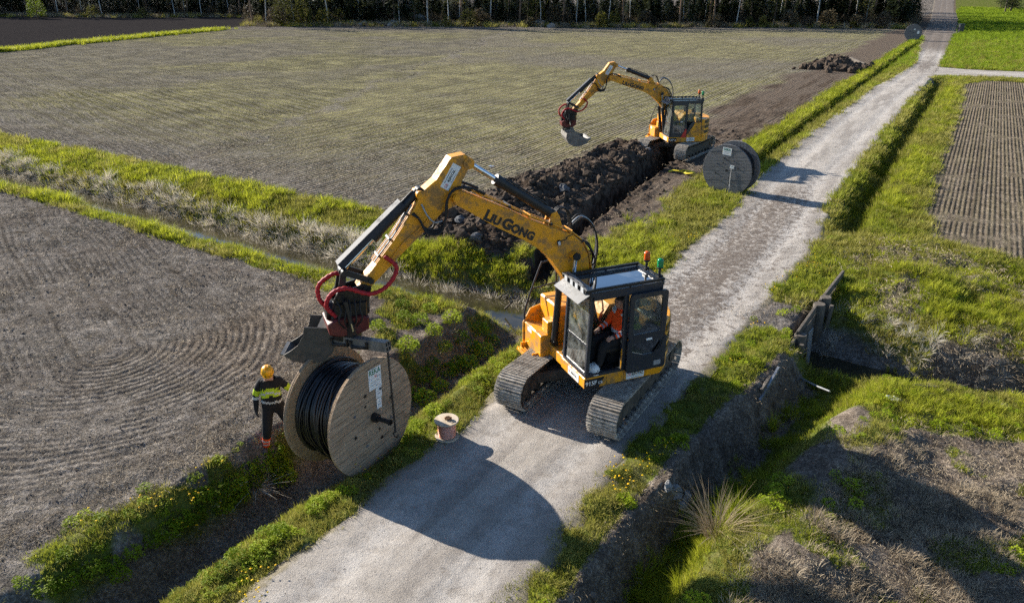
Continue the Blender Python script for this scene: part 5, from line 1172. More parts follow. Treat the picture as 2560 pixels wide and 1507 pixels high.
op.matrix_world = Mn @ Matrix.Translation((.05, .88, 1.48)) @ Matrix.Rotation(R(8), 4, 'Z') @ Matrix.Scale(1.12, 4)
tag(op, 'operator in orange high visibility jacket sitting in the open excavator cab', 'person')
m = MB(); m.ball((-.075, 0, .80), .098, 14, 8, sq=(1.0, .88, .72)); m.build('hair', M_hair, op)
for s_ in (-1, 1): m = MB(); m.ball((.038, .034 * s_, .765), .010, 8, 6); m.build('eye', M_black, op)
m = MB(); m.add([(.040, 0, .775), (.040, -.015, .735), (.040, .015, .735), (.068, 0, .738)], [(0, 1, 3), (0, 3, 2), (1, 2, 3)]); m.build('nose', M_skin, op)
wh = empty('safety_helmet', (0, 0, 0)); wh.matrix_world = Mn @ Matrix.Translation((.62, 1.08, 1.085)) @ Matrix.Rotation(R(60), 4, 'Z')
tag(wh, 'white safety helmet lying on the cab floor in the doorway', 'helmet'); helmet('helmet_shell', M_helmet_w, wh, Matrix.Identity(4))
# ------------------------------------------------------------------ vegetation and loose stuff
def leaf_material(name, a, b, c, trans=.45, rough=.6):
    t = NT(name); r = t.new('ShaderNodeObjectInfo').outputs['Random']; p = t.pos()
    n = t.math('ADD', t.math('MULTIPLY', r, .55), t.math('MULTIPLY', t.noise(p, .9, 3, .6), .5))
    col = t.ramp(n, (.25, a), (.5, b), (.8, c)); t.fin(col, rough, 0, None, .12)
    tl = t.new('ShaderNodeBsdfTranslucent'); t.put(col, tl.inputs[0]); mx = t.new('ShaderNodeMixShader'); mx.inputs[0].default_value = trans
    t.l.new(t.b.outputs[0], mx.inputs[1]); t.l.new(tl.outputs[0], mx.inputs[2]); t.l.new(mx.outputs[0], t.out.inputs[0]); return t.mat
M_grass = leaf_material('grass_blades', (.14, .165, .018), (.255, .285, .026), (.40, .405, .055))
M_lush = leaf_material('lush_grass', (.20, .23, .016), (.345, .375, .026), (.50, .50, .055), .5)
M_meadow = leaf_material('meadow_grass_blades', (.12, .18, .012), (.21, .29, .018), (.32, .40, .03), .5)
M_olive = leaf_material('olive_grass', (.17, .165, .028), (.29, .275, .05), (.43, .385, .11))
M_herb = leaf_material('weed_leaves', (.15, .21, .010), (.26, .34, .014), (.40, .46, .03), .45)
M_reed = leaf_material('dead_reed', (.45, .39, .30), (.64, .57, .46), (.78, .71, .60), .35, .8)
M_rush = leaf_material('dry_rush', (.20, .15, .09), (.34, .265, .17), (.48, .39, .27), .25, .8)
M_straw = leaf_material('straw_bits', (.17, .13, .085), (.29, .23, .155), (.42, .345, .245), .1, .85)
M_flower = leaf_material('dandelion_head', (.80, .46, .01), (.85, .55, .01), (.85, .60, .02), .2)
M_conifer = leaf_material('conifer_needles', (.016, .024, .010), (.032, .044, .016), (.06, .07, .025), .2)
M_birchleaf = leaf_material('young_birch_leaves', (.07, .075, .02), (.15, .15, .03), (.26, .24, .06), .5)
M_brush = leaf_material('dead_undergrowth', (.06, .048, .032), (.12, .097, .065), (.21, .17, .115), .25)
def clod_material(name, a, b):
    t = NT(name); p = t.pos(); n = t.noise(p, 9, 5, .7); return t.fin(t.ramp(n, (.3, a), (.7, b)), .95, 0, t.bump(t.noise(p, 40, 4, .7), .02, .8), .15)
M_clod = clod_material('fresh_clod', (.030, .021, .015), (.125, .092, .068)); M_clodb = clod_material('field_clod', (.10, .080, .064), (.25, .205, .165)); M_wetstone = clod_material('wet_grey_stone', (.05, .052, .056), (.16, .165, .175)); M_stone = clod_material('field_stone', (.13, .125, .12), (.36, .35, .335))
rp = random.Random(5)
def blades(n, h0, h1, spread, w, bend, mat, name, segs=2, flat=0.0):
    V = []; F = []
    for _ in range(n):
        a = rp.uniform(0, 2 * math.pi); r_ = spread * math.sqrt(rp.random()); x, y = r_ * math.cos(a), r_ * math.sin(a)
        ld = a + rp.uniform(-.9, .9); h = rp.uniform(h0, h1); lean = bend * rp.uniform(.25, 1.1); wd = w * rp.uniform(.7, 1.3); tx, ty = -math.sin(ld + rp.uniform(-.6, .6)), math.cos(ld + rp.uniform(-.6, .6)); o = len(V)
        for k in range(segs):
            t = k / segs; q = lean * t * t * h + flat * t * h; z = h * t * (1 - .25 * lean * t) * (1 - flat * .8); ww = wd * (1 - .45 * t)
            V += [(x + math.cos(ld) * q - tx * ww, y + math.sin(ld) * q - ty * ww, z), (x + math.cos(ld) * q + tx * ww, y + math.sin(ld) * q + ty * ww, z)]
        q = lean * h + flat * h; V.append((x + math.cos(ld) * q, y + math.sin(ld) * q, h * (1 - .25 * lean) * (1 - flat * .8)))
        for k in range(segs - 1): F.append((o + 2 * k, o + 2 * k + 1, o + 2 * k + 3, o + 2 * k + 2))
        F.append((o + 2 * segs - 2, o + 2 * segs - 1, o + 2 * segs))
    return MB().add(V, F, 0, True).mesh(name, mat)
def leafclump(n, rad, hgt_, ls, mat, name, stems=5):
    V = []; F = []
    for _ in range(n):
        a = rp.uniform(0, 2 * math.pi); u = rp.random() ** .5; ph = rp.uniform(.05, 1.0); r_ = rad * math.sin(math.acos(1 - ph)) * u ** .4 * rp.uniform(.8, 1.1); z = hgt_ * (ph * .9 + .1) * rp.uniform(.75, 1.12)
        r_ = rad * math.sqrt(max(0, 1 - (z / hgt_ / 1.15) ** 2)) * rp.uniform(.45, 1.0)
        c = Vector((r_ * math.cos(a), r_ * math.sin(a), z)); d = Vector((math.cos(a + rp.uniform(-.8, .8)), math.sin(a + rp.uniform(-.8, .8)), rp.uniform(-.35, .75))).normalized(); s = d.cross(Vector((0, 0, 1))).normalized(); s = (s + Vector((0, 0, rp.uniform(-.5, .5)))).normalized()
        L = ls * rp.uniform(.6, 1.35); w = L * rp.uniform(.3, .45); o = len(V)
        V += [c, c + d * L * .5 + s * w, c + d * L + Vector((0, 0, -.15 * L)), c + d * L * .5 - s * w]; F.append((o, o + 1, o + 2, o + 3))
    for k in range(stems):
        a = rp.uniform(0, 6.28); r_ = rad * .6 * rp.random(); o = len(V); V += [(-.006, 0, 0), (.006, 0, 0), (r_ * math.cos(a), r_ * math.sin(a), hgt_ * .8)]; F.append((o, o + 1, o + 2))
    return MB().add(V, F).mesh(name, mat)
def lump(name, mat, rough=.35):
    m = MB(); n, k = 7, 5; V = []; sd = rp.randrange(999)
    for i in range(k + 1):
        a = math.pi * i / k
        for j in range(n):
            t = 2 * math.pi * j / n + i * .3; r_ = 1 + rough * (rp.random() - .5) * 2 if 0 < i < k else 1
            V.append((r_ * math.sin(a) * math.cos(t), r_ * math.sin(a) * math.sin(t) * .8, r_ * math.cos(a) * .68))
    return m.add(V, [(i * n + j, (i + 1) * n + j, (i + 1) * n + (j + 1) % n, i * n + (j + 1) % n) for i in range(k) for j in range(n)]).mesh(name, mat)
def strawpatch(n, rad, L, w, mat, name):
    V = []; F = []
    for _ in range(n):
        x, y = rp.uniform(-rad, rad), rp.uniform(-rad, rad); a = rp.uniform(0, 3.1416); l = L * rp.uniform(.4, 1.2); ww = w * rp.uniform(.6, 1.3); dx, dy = math.cos(a) * l / 2, math.sin(a) * l / 2; z0, z1 = rp.uniform(.005, .035), rp.uniform(.005, .05); o = len(V)
        V += [(x - dx - ww * math.sin(a), y - dy + ww * math.cos(a), z0), (x - dx + ww * math.sin(a), y - dy - ww * math.cos(a), z0 + .004), (x + dx + ww * math.sin(a), y + dy - ww * math.cos(a), z1 + .004), (x + dx - ww * math.sin(a), y + dy + ww * math.cos(a), z1)]; F.append((o, o + 1, o + 2, o + 3))
    return MB().add(V, F).mesh(name, mat)
def flowerpatch(n, rad, name):
    m = MB()
    for _ in range(n):
        x, y, h = rp.uniform(-rad, rad), rp.uniform(-rad, rad), rp.uniform(.10, .20); r_ = rp.uniform(.015, .026); tx, ty = rp.uniform(-.3, .3), rp.uniform(-.3, .3)
        V = [(x + r_ * math.cos(k), y + r_ * math.sin(k), h + r_ * (tx * math.cos(k) + ty * math.sin(k)) + .006) for k in np.linspace(0, 2 * math.pi, 7)[:-1]] + [(x, y, h - .012), (x, y, h + .014)]
        m.add(V, [(k, (k + 1) % 6, 7) for k in range(6)] + [((k + 1) % 6, k, 6) for k in range(6)], 0); m.add([(x - .003, y, 0), (x + .003, y, 0), (x, y, h)], [(0, 1, 2)], 1)
    return m.mesh(name, [M_flower, M_grass])
def glook(arr, s, n):
    i = np.clip(np.searchsorted(gs, s) - 1, 0, len(gs) - 2); j = np.clip(np.searchsorted(gn, n) - 1, 0, len(gn) - 2)
    u = np.clip((s - gs[i]) / (gs[i + 1] - gs[i]), 0, 1); v = np.clip((n - gn[j]) / (gn[j + 1] - gn[j]), 0, 1)
    return arr[i, j] * (1 - u) * (1 - v) + arr[i + 1, j] * u * (1 - v) + arr[i, j + 1] * (1 - u) * v + arr[i + 1, j + 1] * u * v
def candidates(N, s0, s1, n0, n1, pw=2.0, dmin=9.0):
    """random points of a road-coordinate rectangle that lie in front of the camera, thinned with distance"""
    out = []; tot = 0
    for _ in range(60):
        s = rng.uniform(s0, s1, N); n = rng.uniform(n0, n1, N); x, y = W2(s, n); d = np.hypot(np.hypot(x, y), CAM_H)
        k = (rng.random(N) < (dmin / np.maximum(d, dmin)) ** pw) & (y > 4.0) & (np.abs(x) < y * .86 + 4.5)
        out.append(np.stack([s[k], n[k]], 1)); tot += k.sum()
        if tot >= N: break
    return np.concatenate(out)[:N]
def scatter(name, pts, protos, scale, label, cat, sink=0.0, tilt=.12, kind='stuff'):
    """ONE object of uncountable stuff: tuft meshes instanced on points"""
    s, n = pts[:, 0], pts[:, 1]; x, y = W2(s, n); z = glook(Hm, s, n) - sink; N = len(s)
    me = bpy.data.meshes.new(name); me.vertices.add(N); me.vertices.foreach_set('co', np.stack([x, y, z], 1).astype(np.float32).ravel())
    a = me.attributes.new('rot', 'FLOAT_VECTOR', 'POINT'); a.data.foreach_set('vector', np.stack([rng.normal(0, tilt, N), rng.normal(0, tilt, N), rng.uniform(0, 6.283, N)], 1).astype(np.float32).ravel())
    fattr(me, 'scl', scale if hasattr(scale, '__len__') else np.full(N, scale)); a = me.attributes.new('pick', 'INT', 'POINT'); a.data.foreach_set('value', rng.integers(0, len(protos), N).astype(np.int32))
    pc = bpy.data.collections.new(name + '_shapes')
    for p_ in protos: o = bpy.data.objects.new(name + '_shape', p_); pc.objects.link(o)
    ng = bpy.data.node_groups.new(name, 'GeometryNodeTree'); ng.interface.new_socket('Geometry', in_out='INPUT', socket_type='NodeSocketGeometry'); ng.interface.new_socket('Geometry', in_out='OUTPUT', socket_type='NodeSocketGeometry')
    N_ = ng.nodes; gi = N_.new('NodeGroupInput'); go = N_.new('NodeGroupOutput'); ip_ = N_.new('GeometryNodeInstanceOnPoints'); ci = N_.new('GeometryNodeCollectionInfo'); ci.inputs[0].default_value = pc; ci.inputs[1].default_value = True; ci.inputs[2].default_value = True
    def na(nm, ty): q = N_.new('GeometryNodeInputNamedAttribute'); q.data_type = ty; q.inputs[0].default_value = nm; return q.outputs[0]
    ng.links.new(gi.outputs[0], ip_.inputs['Points']); ng.links.new(ci.outputs[0], ip_.inputs['Instance']); ip_.inputs['Pick Instance'].default_value = True
    ng.links.new(na('pick', 'INT'), ip_.inputs['Instance Index']); e2r = N_.new('FunctionNodeEulerToRotation'); ng.links.new(na('rot', 'FLOAT_VECTOR'), e2r.inputs[0]); ng.links.new(e2r.outputs[0], ip_.inputs['Rotation'])
    ng.links.new(na('scl', 'FLOAT'), ip_.inputs['Scale']); ng.links.new(ip_.outputs[0], go.inputs[0])
    o = put(name, me); md = o.modifiers.new('scatter', 'NODES'); md.node_group = ng
    return tag(o, label, cat, None, kind)
def dist(p): x, y = W2(p[:, 0], p[:, 1]); return np.hypot(x, y)
def ns(p, f, sd): x, y = W2(p[:, 0], p[:, 1]); return fbm(x * f, y * f, sd, 3)

P_short = [blades(26, .04, .11, .12, .0045, .7, M_grass, 'short_tuft') for _ in range(3)]
P_olive = [blades(26, .05, .13, .13, .0045, .8, M_olive, 'olive_tuft') for _ in range(3)]
P_long = [blades(34, .14, .34, .11, .0055, .8, M_lush, 'long_tuft', 3) for _ in range(3)]
P_mead = [blades(34, .14, .34, .14, .0065, .8, M_meadow, 'meadow_tuft', 3) for _ in range(3)]
P_reed = [blades(30, .30, .70, .18, .0085, 1.0, M_reed, 'reed_tuft', 3, .25) for _ in range(3)]
P_herb = [leafclump(150, .17, .18, .045, M_herb, 'weed_tuft') for _ in range(3)]
P_straw = [strawpatch(26, .30, .065, .0026, M_straw, 'straw_patch') for _ in range(3)]
P_clod = [lump('clod', M_clod) for _ in range(4)]; P_clodb = [lump('clod', M_clodb) for _ in range(4)]
P_flower = [flowerpatch(4, .20, 'flower_patch') for _ in range(3)]
# verge and bank turf
p = candidates(215000, -6, 130, -75, 60, 1.55, 9); g_ = glook(grass, p[:, 0], p[:, 1]); mn = ns(p, .7, 90); p = p[rng.random(len(p)) < smooth((g_ - .2) / .45)]
mn = ns(p, .6, 90) + .25 * (rng.random(len(p)) - .5); d = dist(p); sc = np.clip(d / 17, .75, 2.3) * rng.uniform(.7, 1.3, len(p))
a = mn < .47; scatter('verge_grass', p[a], P_short, sc[a], 'short green grass covering the verges and ditch banks', 'grass', .01)
scatter('verge_grass', p[~a], P_olive, sc[~a], 'olive and yellowish grass mixed into the verges and banks', 'grass', .01)
# tall lush grass: stream banks, ditch by the upper road, ditch right of the road
p = candidates(165000, -6, 125, -60, 45, 1.4, 9); s_, n_ = p[:, 0], p[:, 1]; sd = s_ - streamS(n_); g_ = glook(grass, s_, n_)
w_ = g_ * (.9 * smooth((ns(p, .5, 91) - .42) / .15)) * ((sd > 1.75) & (sd < 3.6) & (n_ < -3) | (sd < -.7) & (sd > -2.6) & (n_ < -2.5) | (np.abs(sd) < 3.2) & (n_ > 3.2))
w_ = np.maximum(w_, .95 * bowl(np.abs(n_ + 3.5), .3, .6) * smooth((s_ - 25) / 2) * smooth((122 - s_) / 3)); w_ = np.maximum(w_, .5 * bowl(np.abs(n_ - 3.9), .3, .7) * (s_ > 20.5) * (s_ < 74) * smooth((ns(p, .9, 92) - .45) / .1))
w_ = np.maximum(w_, .9 * bowl(np.abs(n_ - d3c(s_) - .2), .3, .6) * (s_ < 11.8) * smooth((ns(p, .8, 93) - .28) / .12)); w_ = np.maximum(w_, .45 * g_ * (s_ > 14) * (s_ < 21) * (n_ > 4) * smooth((ns(p, .8, 94) - .50) / .06))
w_ = np.maximum(w_, .75 * g_ * (s_ > 14.2) * (s_ < 19) * (n_ < -1.6) * (n_ > -4.6) * smooth((ns(p, .9, 95) - .42) / .1)); w_ = np.maximum(w_, .95 * ((sd > 1.0) & (sd < 2.9) & (n_ > -10) & (n_ < -4.3)) * smooth((ns(p, 1.0, 105) - .30) / .1)); w_ = np.maximum(w_, .9 * ((s_ > 9.3) & (s_ < 11) & (n_ > 4.6) & (n_ < 14)) * smooth((ns(p, .9, 96) - .35) / .1))
w_ = np.where(np.abs(n_ - .3) < 1.75, 0, w_); w_ = w_ * (glook(dark, s_, n_) < .4)
p = p[rng.random(len(p)) < w_]; d = dist(p); scatter('tall_grass', p, P_long, np.clip(d / 24, .7, 1.35) * rng.uniform(.6, 1.25, len(p)), 'bright tall grass on the stream and ditch banks', 'grass', .02)
# flattened dead reeds along the far bank of the stream, and on the right-hand stream
p = np.stack([rng.uniform(10.5, 15, 15000), -3 - 62 * rng.random(15000) ** 1.6], 1); sd = p[:, 0] - streamS(p[:, 1]); kk = (sd > .40) & (sd < np.where(p[:, 1] > -9.5, .85, 1.45 + 2.2 * (ns(p, .4, 97) - .5))) & (rng.random(15000) < .75 + 1.0 * (ns(p, .45, 98) - .5)); p1 = p[kk]
q = np.stack([rng.uniform(9, 17, 5000), rng.uniform(3.4, 14, 5000)], 1); sd = q[:, 0] - streamS(q[:, 1]); q = q[(sd > .5) & (sd < 1.9) & (ns(q, .7, 99) > .50)][:260]
p = np.concatenate([p1, q]); scatter('dry_reeds', p, P_reed, np.where(p[:, 1] > 0, .45, .72) * rng.uniform(.5, 1.15, len(p)), 'bleached dead reeds matted along the stream bank', 'reeds', .02, .5)
q = np.stack([np.linspace(0, 1, 5200), rng.normal(0, .75, 5200)], 1); fx_ = np.interp(q[:, 0], [0, 1], [-115, -52.5]); fy_ = np.interp(fx_, [-160, -63.3, -52.5], [-20, 96.3, 143]) + q[:, 1] * .7; s_, n_ = SN(fx_ + q[:, 1], fy_); scatter('tall_grass', np.stack([s_, n_], 1), P_long, rng.uniform(1.6, 2.8, 5200), 'bright grass strip between the seeded field and the dark field', 'grass', .02)
mq = np.stack([rng.uniform(82, 290, 52000), rng.uniform(-4, 80, 52000)], 1); mq = mq[(glook(grass, mq[:, 0], mq[:, 1]) > .5)]; scatter('meadow_grass', mq, P_mead, rng.uniform(1.0, 1.9, len(mq)), 'even bright green grass of the meadow', 'grass', .04)
# weeds in the turf, straw, clods, dandelions
p = candidates(9000, -4, 60, -12, 16, 1.6, 9); g_ = glook(grass, p[:, 0], p[:, 1]); p = p[(rng.random(len(p)) < g_ * smooth((ns(p, .8, 101) - .45) / .12))]; p = p[((p[:, 1] < -1.9) | (p[:, 1] > 2.0)) & (hgt(p[:, 0], p[:, 1]) > -.35)]
scatter('low_weeds', p, P_herb, rng.uniform(.35, .8, len(p)), 'low leafy weeds dotted through the verge grass', 'weeds', .01)
p = candidates(60000, -6, 30, -40, 22, 2.0, 11); w_ = np.maximum(glook(straw, p[:, 0], p[:, 1]), .9 * glook(d2w + d3w * .3, p[:, 0], p[:, 1])); p = p[rng.random(len(p)) < w_ * np.where(glook(dryp, p[:, 0], p[:, 1]) > .5, 1.0, 1.0) * np.where(glook(near_f, p[:, 0], p[:, 1]) > .5, .32 + .45 * smooth((p[:, 1] - nearEdge(p[:, 0]) + 2.2) / 2), .45)]
scatter('straw_litter', p, P_straw, np.clip(dist(p) / 14, .7, 2.0), 'pale straw and stalk bits scattered over the bare fields', 'straw', -.002, .15)
P_dry = [blades(22, .05, .16, .12, .0035, 1.0, M_straw, 'dry_tuft') for _ in range(3)]
p = candidates(16000, -6, 14, 3.4, 24, 1.6, 9); lw = glook(low_f, p[:, 0], p[:, 1]); p = p[rng.random(len(p)) < lw * (.06 + .8 * smooth((ns(p, 1.4, 107) - .50) / .12))]; scatter('dry_grass', p, P_dry, rng.uniform(.6, 1.2, len(p)), 'short dead grass over the rough stubble ground', 'grass', .005)
p = candidates(3500, -6, 30, -40, 22, 2.0, 10); sl = glook(np.clip(near_f + low_f, 0, 1), p[:, 0], p[:, 1]); p = p[rng.random(len(p)) < sl]
scatter('field_clods', p, P_clodb, rng.uniform(.008, .030, len(p)) * np.clip(dist(p) / 14, .8, 1.6), 'small dry clods on the harrowed soil', 'clods', 0, .6)
p = np.stack([rng.uniform(12.5, 38, 16000), rng.uniform(-12, -4, 16000)], 1); dk = glook(dark, p[:, 0], p[:, 1]); hq = polydist(p[:, 0], p[:, 1], HEAP)[0]; p = p[(rng.random(16000) < dk * .55) & (polydist(p[:, 0], p[:, 1], TRENCH)[0] > .5)]; hq = polydist(p[:, 0], p[:, 1], HEAP)[0]
scatter('earth_clods', p, P_clod, np.clip(rng.lognormal(-3.0, .75, len(p)), .02, .30) * np.where(hq < 2, 1, .55), 'dark wet clods of dug earth heaped beside the trench', 'earth', .01, .8)
bk_ = np.stack([rng.uniform(-4, 11, 1100), rng.uniform(2.2, 4.2, 1100)], 1); bk_ = bk_[glook(d3w, bk_[:, 0], bk_[:, 1]) > .25]; scatter('bank_clods', bk_, P_clodb, np.clip(rng.lognormal(-4.0, .7, len(bk_)), .008, .08), 'crumbled earth and stones on the eroded ditch bank', 'earth', .0, .8)
q = np.stack([np.concatenate([rng.normal(77, 1.6, 260)]), rng.normal(-6.8, 1.2, 260)], 1); scatter('earth_clods', q, P_clod, rng.uniform(.1, .6, 260), 'heap of dark earth clods near the upper end of the field', 'earth', -.1, .8)
p = candidates(9000, -5, 26, -8, 9, 1.6, 8); g_ = glook(grass, p[:, 0], p[:, 1]); p = p[(g_ > .5) & (ns(p, .55, 103) > .60)]; p = p[(np.abs(p[:, 1] - .2) < 3.4) | (p[:, 1] < -4)]; p = p[~((p[:, 0] > 3.0) & (p[:, 1] < -1.9))]; p = p[:110]
scatter('dandelions', p, P_flower, rng.uniform(.8, 1.1, len(p)), 'yellow dandelion heads sprinkled on the road verges', 'flowers', 0)

# ---- leafy plants one can pick out
PLANT = [leafclump(420, .30, .34, .058, M_herb, 'leafy_plant', 9) for _ in range(5)]
def plant(mesh, s, n, sc, label, group, name='leafy_plant'):
    x, y = W2(s, n); z = float(glook(Hm, np.array([s]), np.array([n]))[0]); o = put(name, mesh); o.location = (x, y, z - .02); o.rotation_euler = (0, 0, rp.uniform(0, 6.28)); k = sc * rp.uniform(.85, 1.15); o.scale = (k, k, k * rp.uniform(.85, 1.1)); return tag(o, label, 'plant', group)
def pxplants(pts, sc, label, group):
    for a_, b_ in pts: x, y, _ = GG(a_, b_ + 6); s, n = SN(x, y); plant(rp.choice(PLANT), float(s), float(n), sc, label, group)
pxplants([(1010, 790), (1050, 800), (1085, 830), (1110, 870), (1150, 850), (1180, 870), (1145, 910), (1080, 905), (1120, 930), (1170, 915), (1210, 885), (1060, 940), (1100, 970), (1040, 990), (1200, 830), (1230, 850), (1250, 800), (1020, 860), (1075, 770), (1130, 800), (1065, 1000), (1085, 1025)], .85, 'bright green leafy weed on the knoll between the stream and the big drum', 'weeds on the knoll')
pxplants([(965, 735), (970, 705), (1005, 760), (945, 815)], .7, 'small leafy weed on the bare top of the knoll near the tiltrotator', 'weeds on the bare knoll top')
pxplants([(690, 1130), (660, 1160), (700, 1165), (620, 1175), (640, 1200), (590, 1215), (545, 1235), (560, 1265), (510, 1245), (490, 1290), (450, 1300), (420, 1330), (715, 1195), (600, 1240)], .72, 'leafy green weed on the ditch edge below the worker', 'weeds on the field edge of the ditch')
pxplants([(380, 1345), (330, 1375), (280, 1410), (230, 1420), (170, 1455), (120, 1480), (300, 1440)], .6, 'low leafy weed on the field edge in the lower corner', 'weeds in the lower corner')
pxplants([(820, 1245), (790, 1265), (700, 1330), (650, 1370), (1020, 1080), (985, 1100), (1040, 1060)], .55, 'leafy weed on the verge between ditch and gravel road', 'weeds on the verge')
# reed bunch and grass tussocks right of the road
RB = blades(240, .45, .85, .13, .0035, .95, M_rush, 'reed_bunch', 4, .1)
x, y, _ = GG(1700, 1390); s, n = SN(x, y); plant(RB, float(s) - .15, float(n) + .55, 1.2, 'spiky bunch of dry straw-coloured rushes in the ditch', None, 'rush_clump')
RS = blades(60, .3, .7, .06, .004, 1.3, M_reed, 'stalk_bunch', 4, .3); x, y, _ = GG(640, 1225); s, n = SN(x, y); plant(RS, float(s), float(n), 1.0, 'bundle of pale dead stalks bent down into the ditch', None, 'dead_stalks')
TUS = [blades(120, .25, .60, .12, .006, .9, M_lush, 'tussock', 4) for _ in range(3)]
for a_, b_, k in ((1600, 1460, 1.0), (1640, 1430, .9), (1700, 1470, .8), (1760, 1330, 1.0), (1810, 1310, 1.0), (1840, 1290, .9), (1740, 1350, .8), (1930, 1080, .9), (1960, 1050, .8)):
    x, y, _ = GG(a_, b_); s, n = SN(x, y); plant(rp.choice(TUS), float(s), float(n), k, 'vivid green grass tussock along the ditch right of the road', 'grass tussocks in the roadside ditch', 'grass_tussock')
# ---- stones
def rock(px, py, r_, label, group, zo=0.0, mat=None, sq=1.0):
    x, y, _ = GG(px, py); s, n = SN(x, y); z = float(glook(Hm, np.array([s]), np.array([n]))[0]); o = put('boulder', rp.choice(ROCK if mat is None else mat)); o.location = (x, y, z + r_ * .35 + zo); o.scale = (r_, r_ * .9, r_ * sq); o.rotation_euler = (rp.uniform(-.4, .4), rp.uniform(-.4, .4), rp.uniform(0, 6.28)); return tag(o, label, 'boulder', group)
ROCK = [lump('boulder', M_stone, .28) for _ in range(5)]; WET = [lump('boulder', M_wetstone, .34) for _ in range(4)]
for a_, b_, r_ in ((805, 58, .9), (838, 60, 1.0), (888, 62, 1.0), (910, 64, .8), (930, 60, 1.0), (948, 64, .7), (962, 59, 1.3), (985, 65, 1.0), (1003, 61, 1.1), (1022, 64, .9), (1048, 62, 1.8), (1352, 66, 1.2), (1378, 70, .8), (975, 67, .7), (900, 67, .6)):
    rock(a_, b_, r_, 'grey boulder in the stone row where the field meets the wood', 'boulders at the forest edge')
rock(1150, 560, .26, 'bluish grey stone at the foot of the earth heap below the boom', 'stones in the earth heap', .03, WET); rock(1190, 600, .22, 'bluish grey stone at the foot of the earth heap below the boom', 'stones in the earth heap', .0, WET)
rock(1410, 478, .26, 'pale rock sticking out of the dug earth behind the arm cylinder', None, .02, WET); rock(1618, 420, .22, 'bluish rock on the earth heap in front of the far excavator', None, .02, WET)
for a_, b_ in ((1668, 1222), (1690, 1240), (1702, 1258), (1688, 1215), (1715, 1235)): rock(a_, b_ + 8, .13, 'whitish stone on the eroded bank of the roadside ditch', 'white stones in the bank', .0)
# ------------------------------------------------------------------ the wood behind the fields
def bark(name, a, b, marks=0.0):
    t = NT(name); p = t.obj(); n = t.noise(t.scalev(p, (3, 3, .8)), 6, 5, .7); c = t.ramp(n, (.3, a), (.7, b))
    if marks: c = t.mix(t.math('MULTIPLY', t.ss(t.noise(t.scalev(p, (1, 1, 4)), 3.0, 4, .7), .56, .62), marks), c, (.03, .028, .026))
    return t.fin(c, .9, 0, t.bump(n, .02, .6), .2)
M_birch = bark('birch_bark', (.34, .33, .31), (.62, .60, .56), .8); M_pine = bark('spruce_bark', (.07, .058, .047), (.16, .13, .105)); M_pinehi = bark('pine_bark', (.13, .085, .055), (.28, .18, .12))
def trunk_mesh(h, r_, mat, name):
    m = MB(); P = []; x = y = 0.0
    for k in range(9): t = k / 8; P.append((x, y, h * t - .3)); x += rp.uniform(-.12, .12); y += rp.uniform(-.12, .12)
    m.tube(P, [r_ * (1.15 - .95 * k / 8) for k in range(9)], 8)
    for k in range(7):
        i = rp.randint(2, 7); a = rp.uniform(0, 6.28); L = rp.uniform(.8, 1.8); b = Vector(P[i]); m.tube([b, b + Vector((math.cos(a) * L * .6, math.sin(a) * L * .6, .1 * L)), b + Vector((math.cos(a) * L, math.sin(a) * L, .35 * L))], [r_ * .28, r_ * .18, .012], 5)
    return m.mesh(name, mat)
def crown_mesh(kind, h, name):
    V = []; F = []
    def card(c, d, L, w):
        s = d.cross(Vector((rp.uniform(-.3, .3), rp.uniform(-.3, .3), 1))).normalized(); o = len(V); V.extend([c, c + d * L * .55 + s * w, c + d * L, c + d * L * .55 - s * w]); F.append((o, o + 1, o + 2, o + 3))
    if kind == 'spruce':
        z = 1.6
        while z < h:
            R_ = 2.3 * (1 - z / h) ** .8 + .12
            for k in range(9):
                a = rp.uniform(0, 6.28)
                for q in range(4):
                    r_ = R_ * (.15 + .22 * q); c = Vector((r_ * math.cos(a), r_ * math.sin(a), z - .22 * r_ + rp.uniform(-.15, .15))); card(c, Vector((math.cos(a + rp.uniform(-.9, .9)), math.sin(a + rp.uniform(-.9, .9)), rp.uniform(-.5, .1))).normalized(), rp.uniform(.5, .95), rp.uniform(.10, .22))
            z += .42
        mat = M_conifer
    elif kind == 'pine':
        for _ in range(700):
            a = rp.uniform(0, 6.28); z = h * rp.uniform(.55, 1.02); r_ = 2.2 * rp.random() ** .5 * (1.1 - abs(z / h - .75)); card(Vector((r_ * math.cos(a), r_ * math.sin(a), z)), Vector((rp.uniform(-1, 1), rp.uniform(-1, 1), rp.uniform(-.2, .6))).normalized(), rp.uniform(.35, .7), rp.uniform(.10, .2))
        mat = M_conifer
    else:
        for _ in range(800):
            a = rp.uniform(0, 6.28); z = h * rp.uniform(.30, 1.0); r_ = 2.1 * rp.random() ** .5 * (1.25 - abs(z / h - .6)); card(Vector((r_ * math.cos(a), r_ * math.sin(a), z)), Vector((rp.uniform(-1, 1), rp.uniform(-1, 1), rp.uniform(-1, .4))).normalized(), rp.uniform(.12, .30), rp.uniform(.05, .12))
        mat = M_birchleaf
    return MB().add(V, F).mesh(name, mat)
TREES = {'birch': ([trunk_mesh(13, .11, M_birch, 'trunk') for _ in range(3)], [crown_mesh('birch', 13.5, 'crown') for _ in range(2)]),
         'spruce': ([trunk_mesh(15, .19, M_pine, 'trunk') for _ in range(3)], [crown_mesh('spruce', 15.5, 'crown') for _ in range(2)]),
         'pine': ([trunk_mesh(15, .18, M_pinehi, 'trunk') for _ in range(2)], [crown_mesh('pine', 15.5, 'crown') for _ in range(2)])}
LAB = {'birch': 'slender pale-barked birch standing at the edge of the wood behind the field', 'spruce': 'dark spruce standing in the wood behind the field', 'pine': 'brown-trunked pine standing in the wood behind the field'}
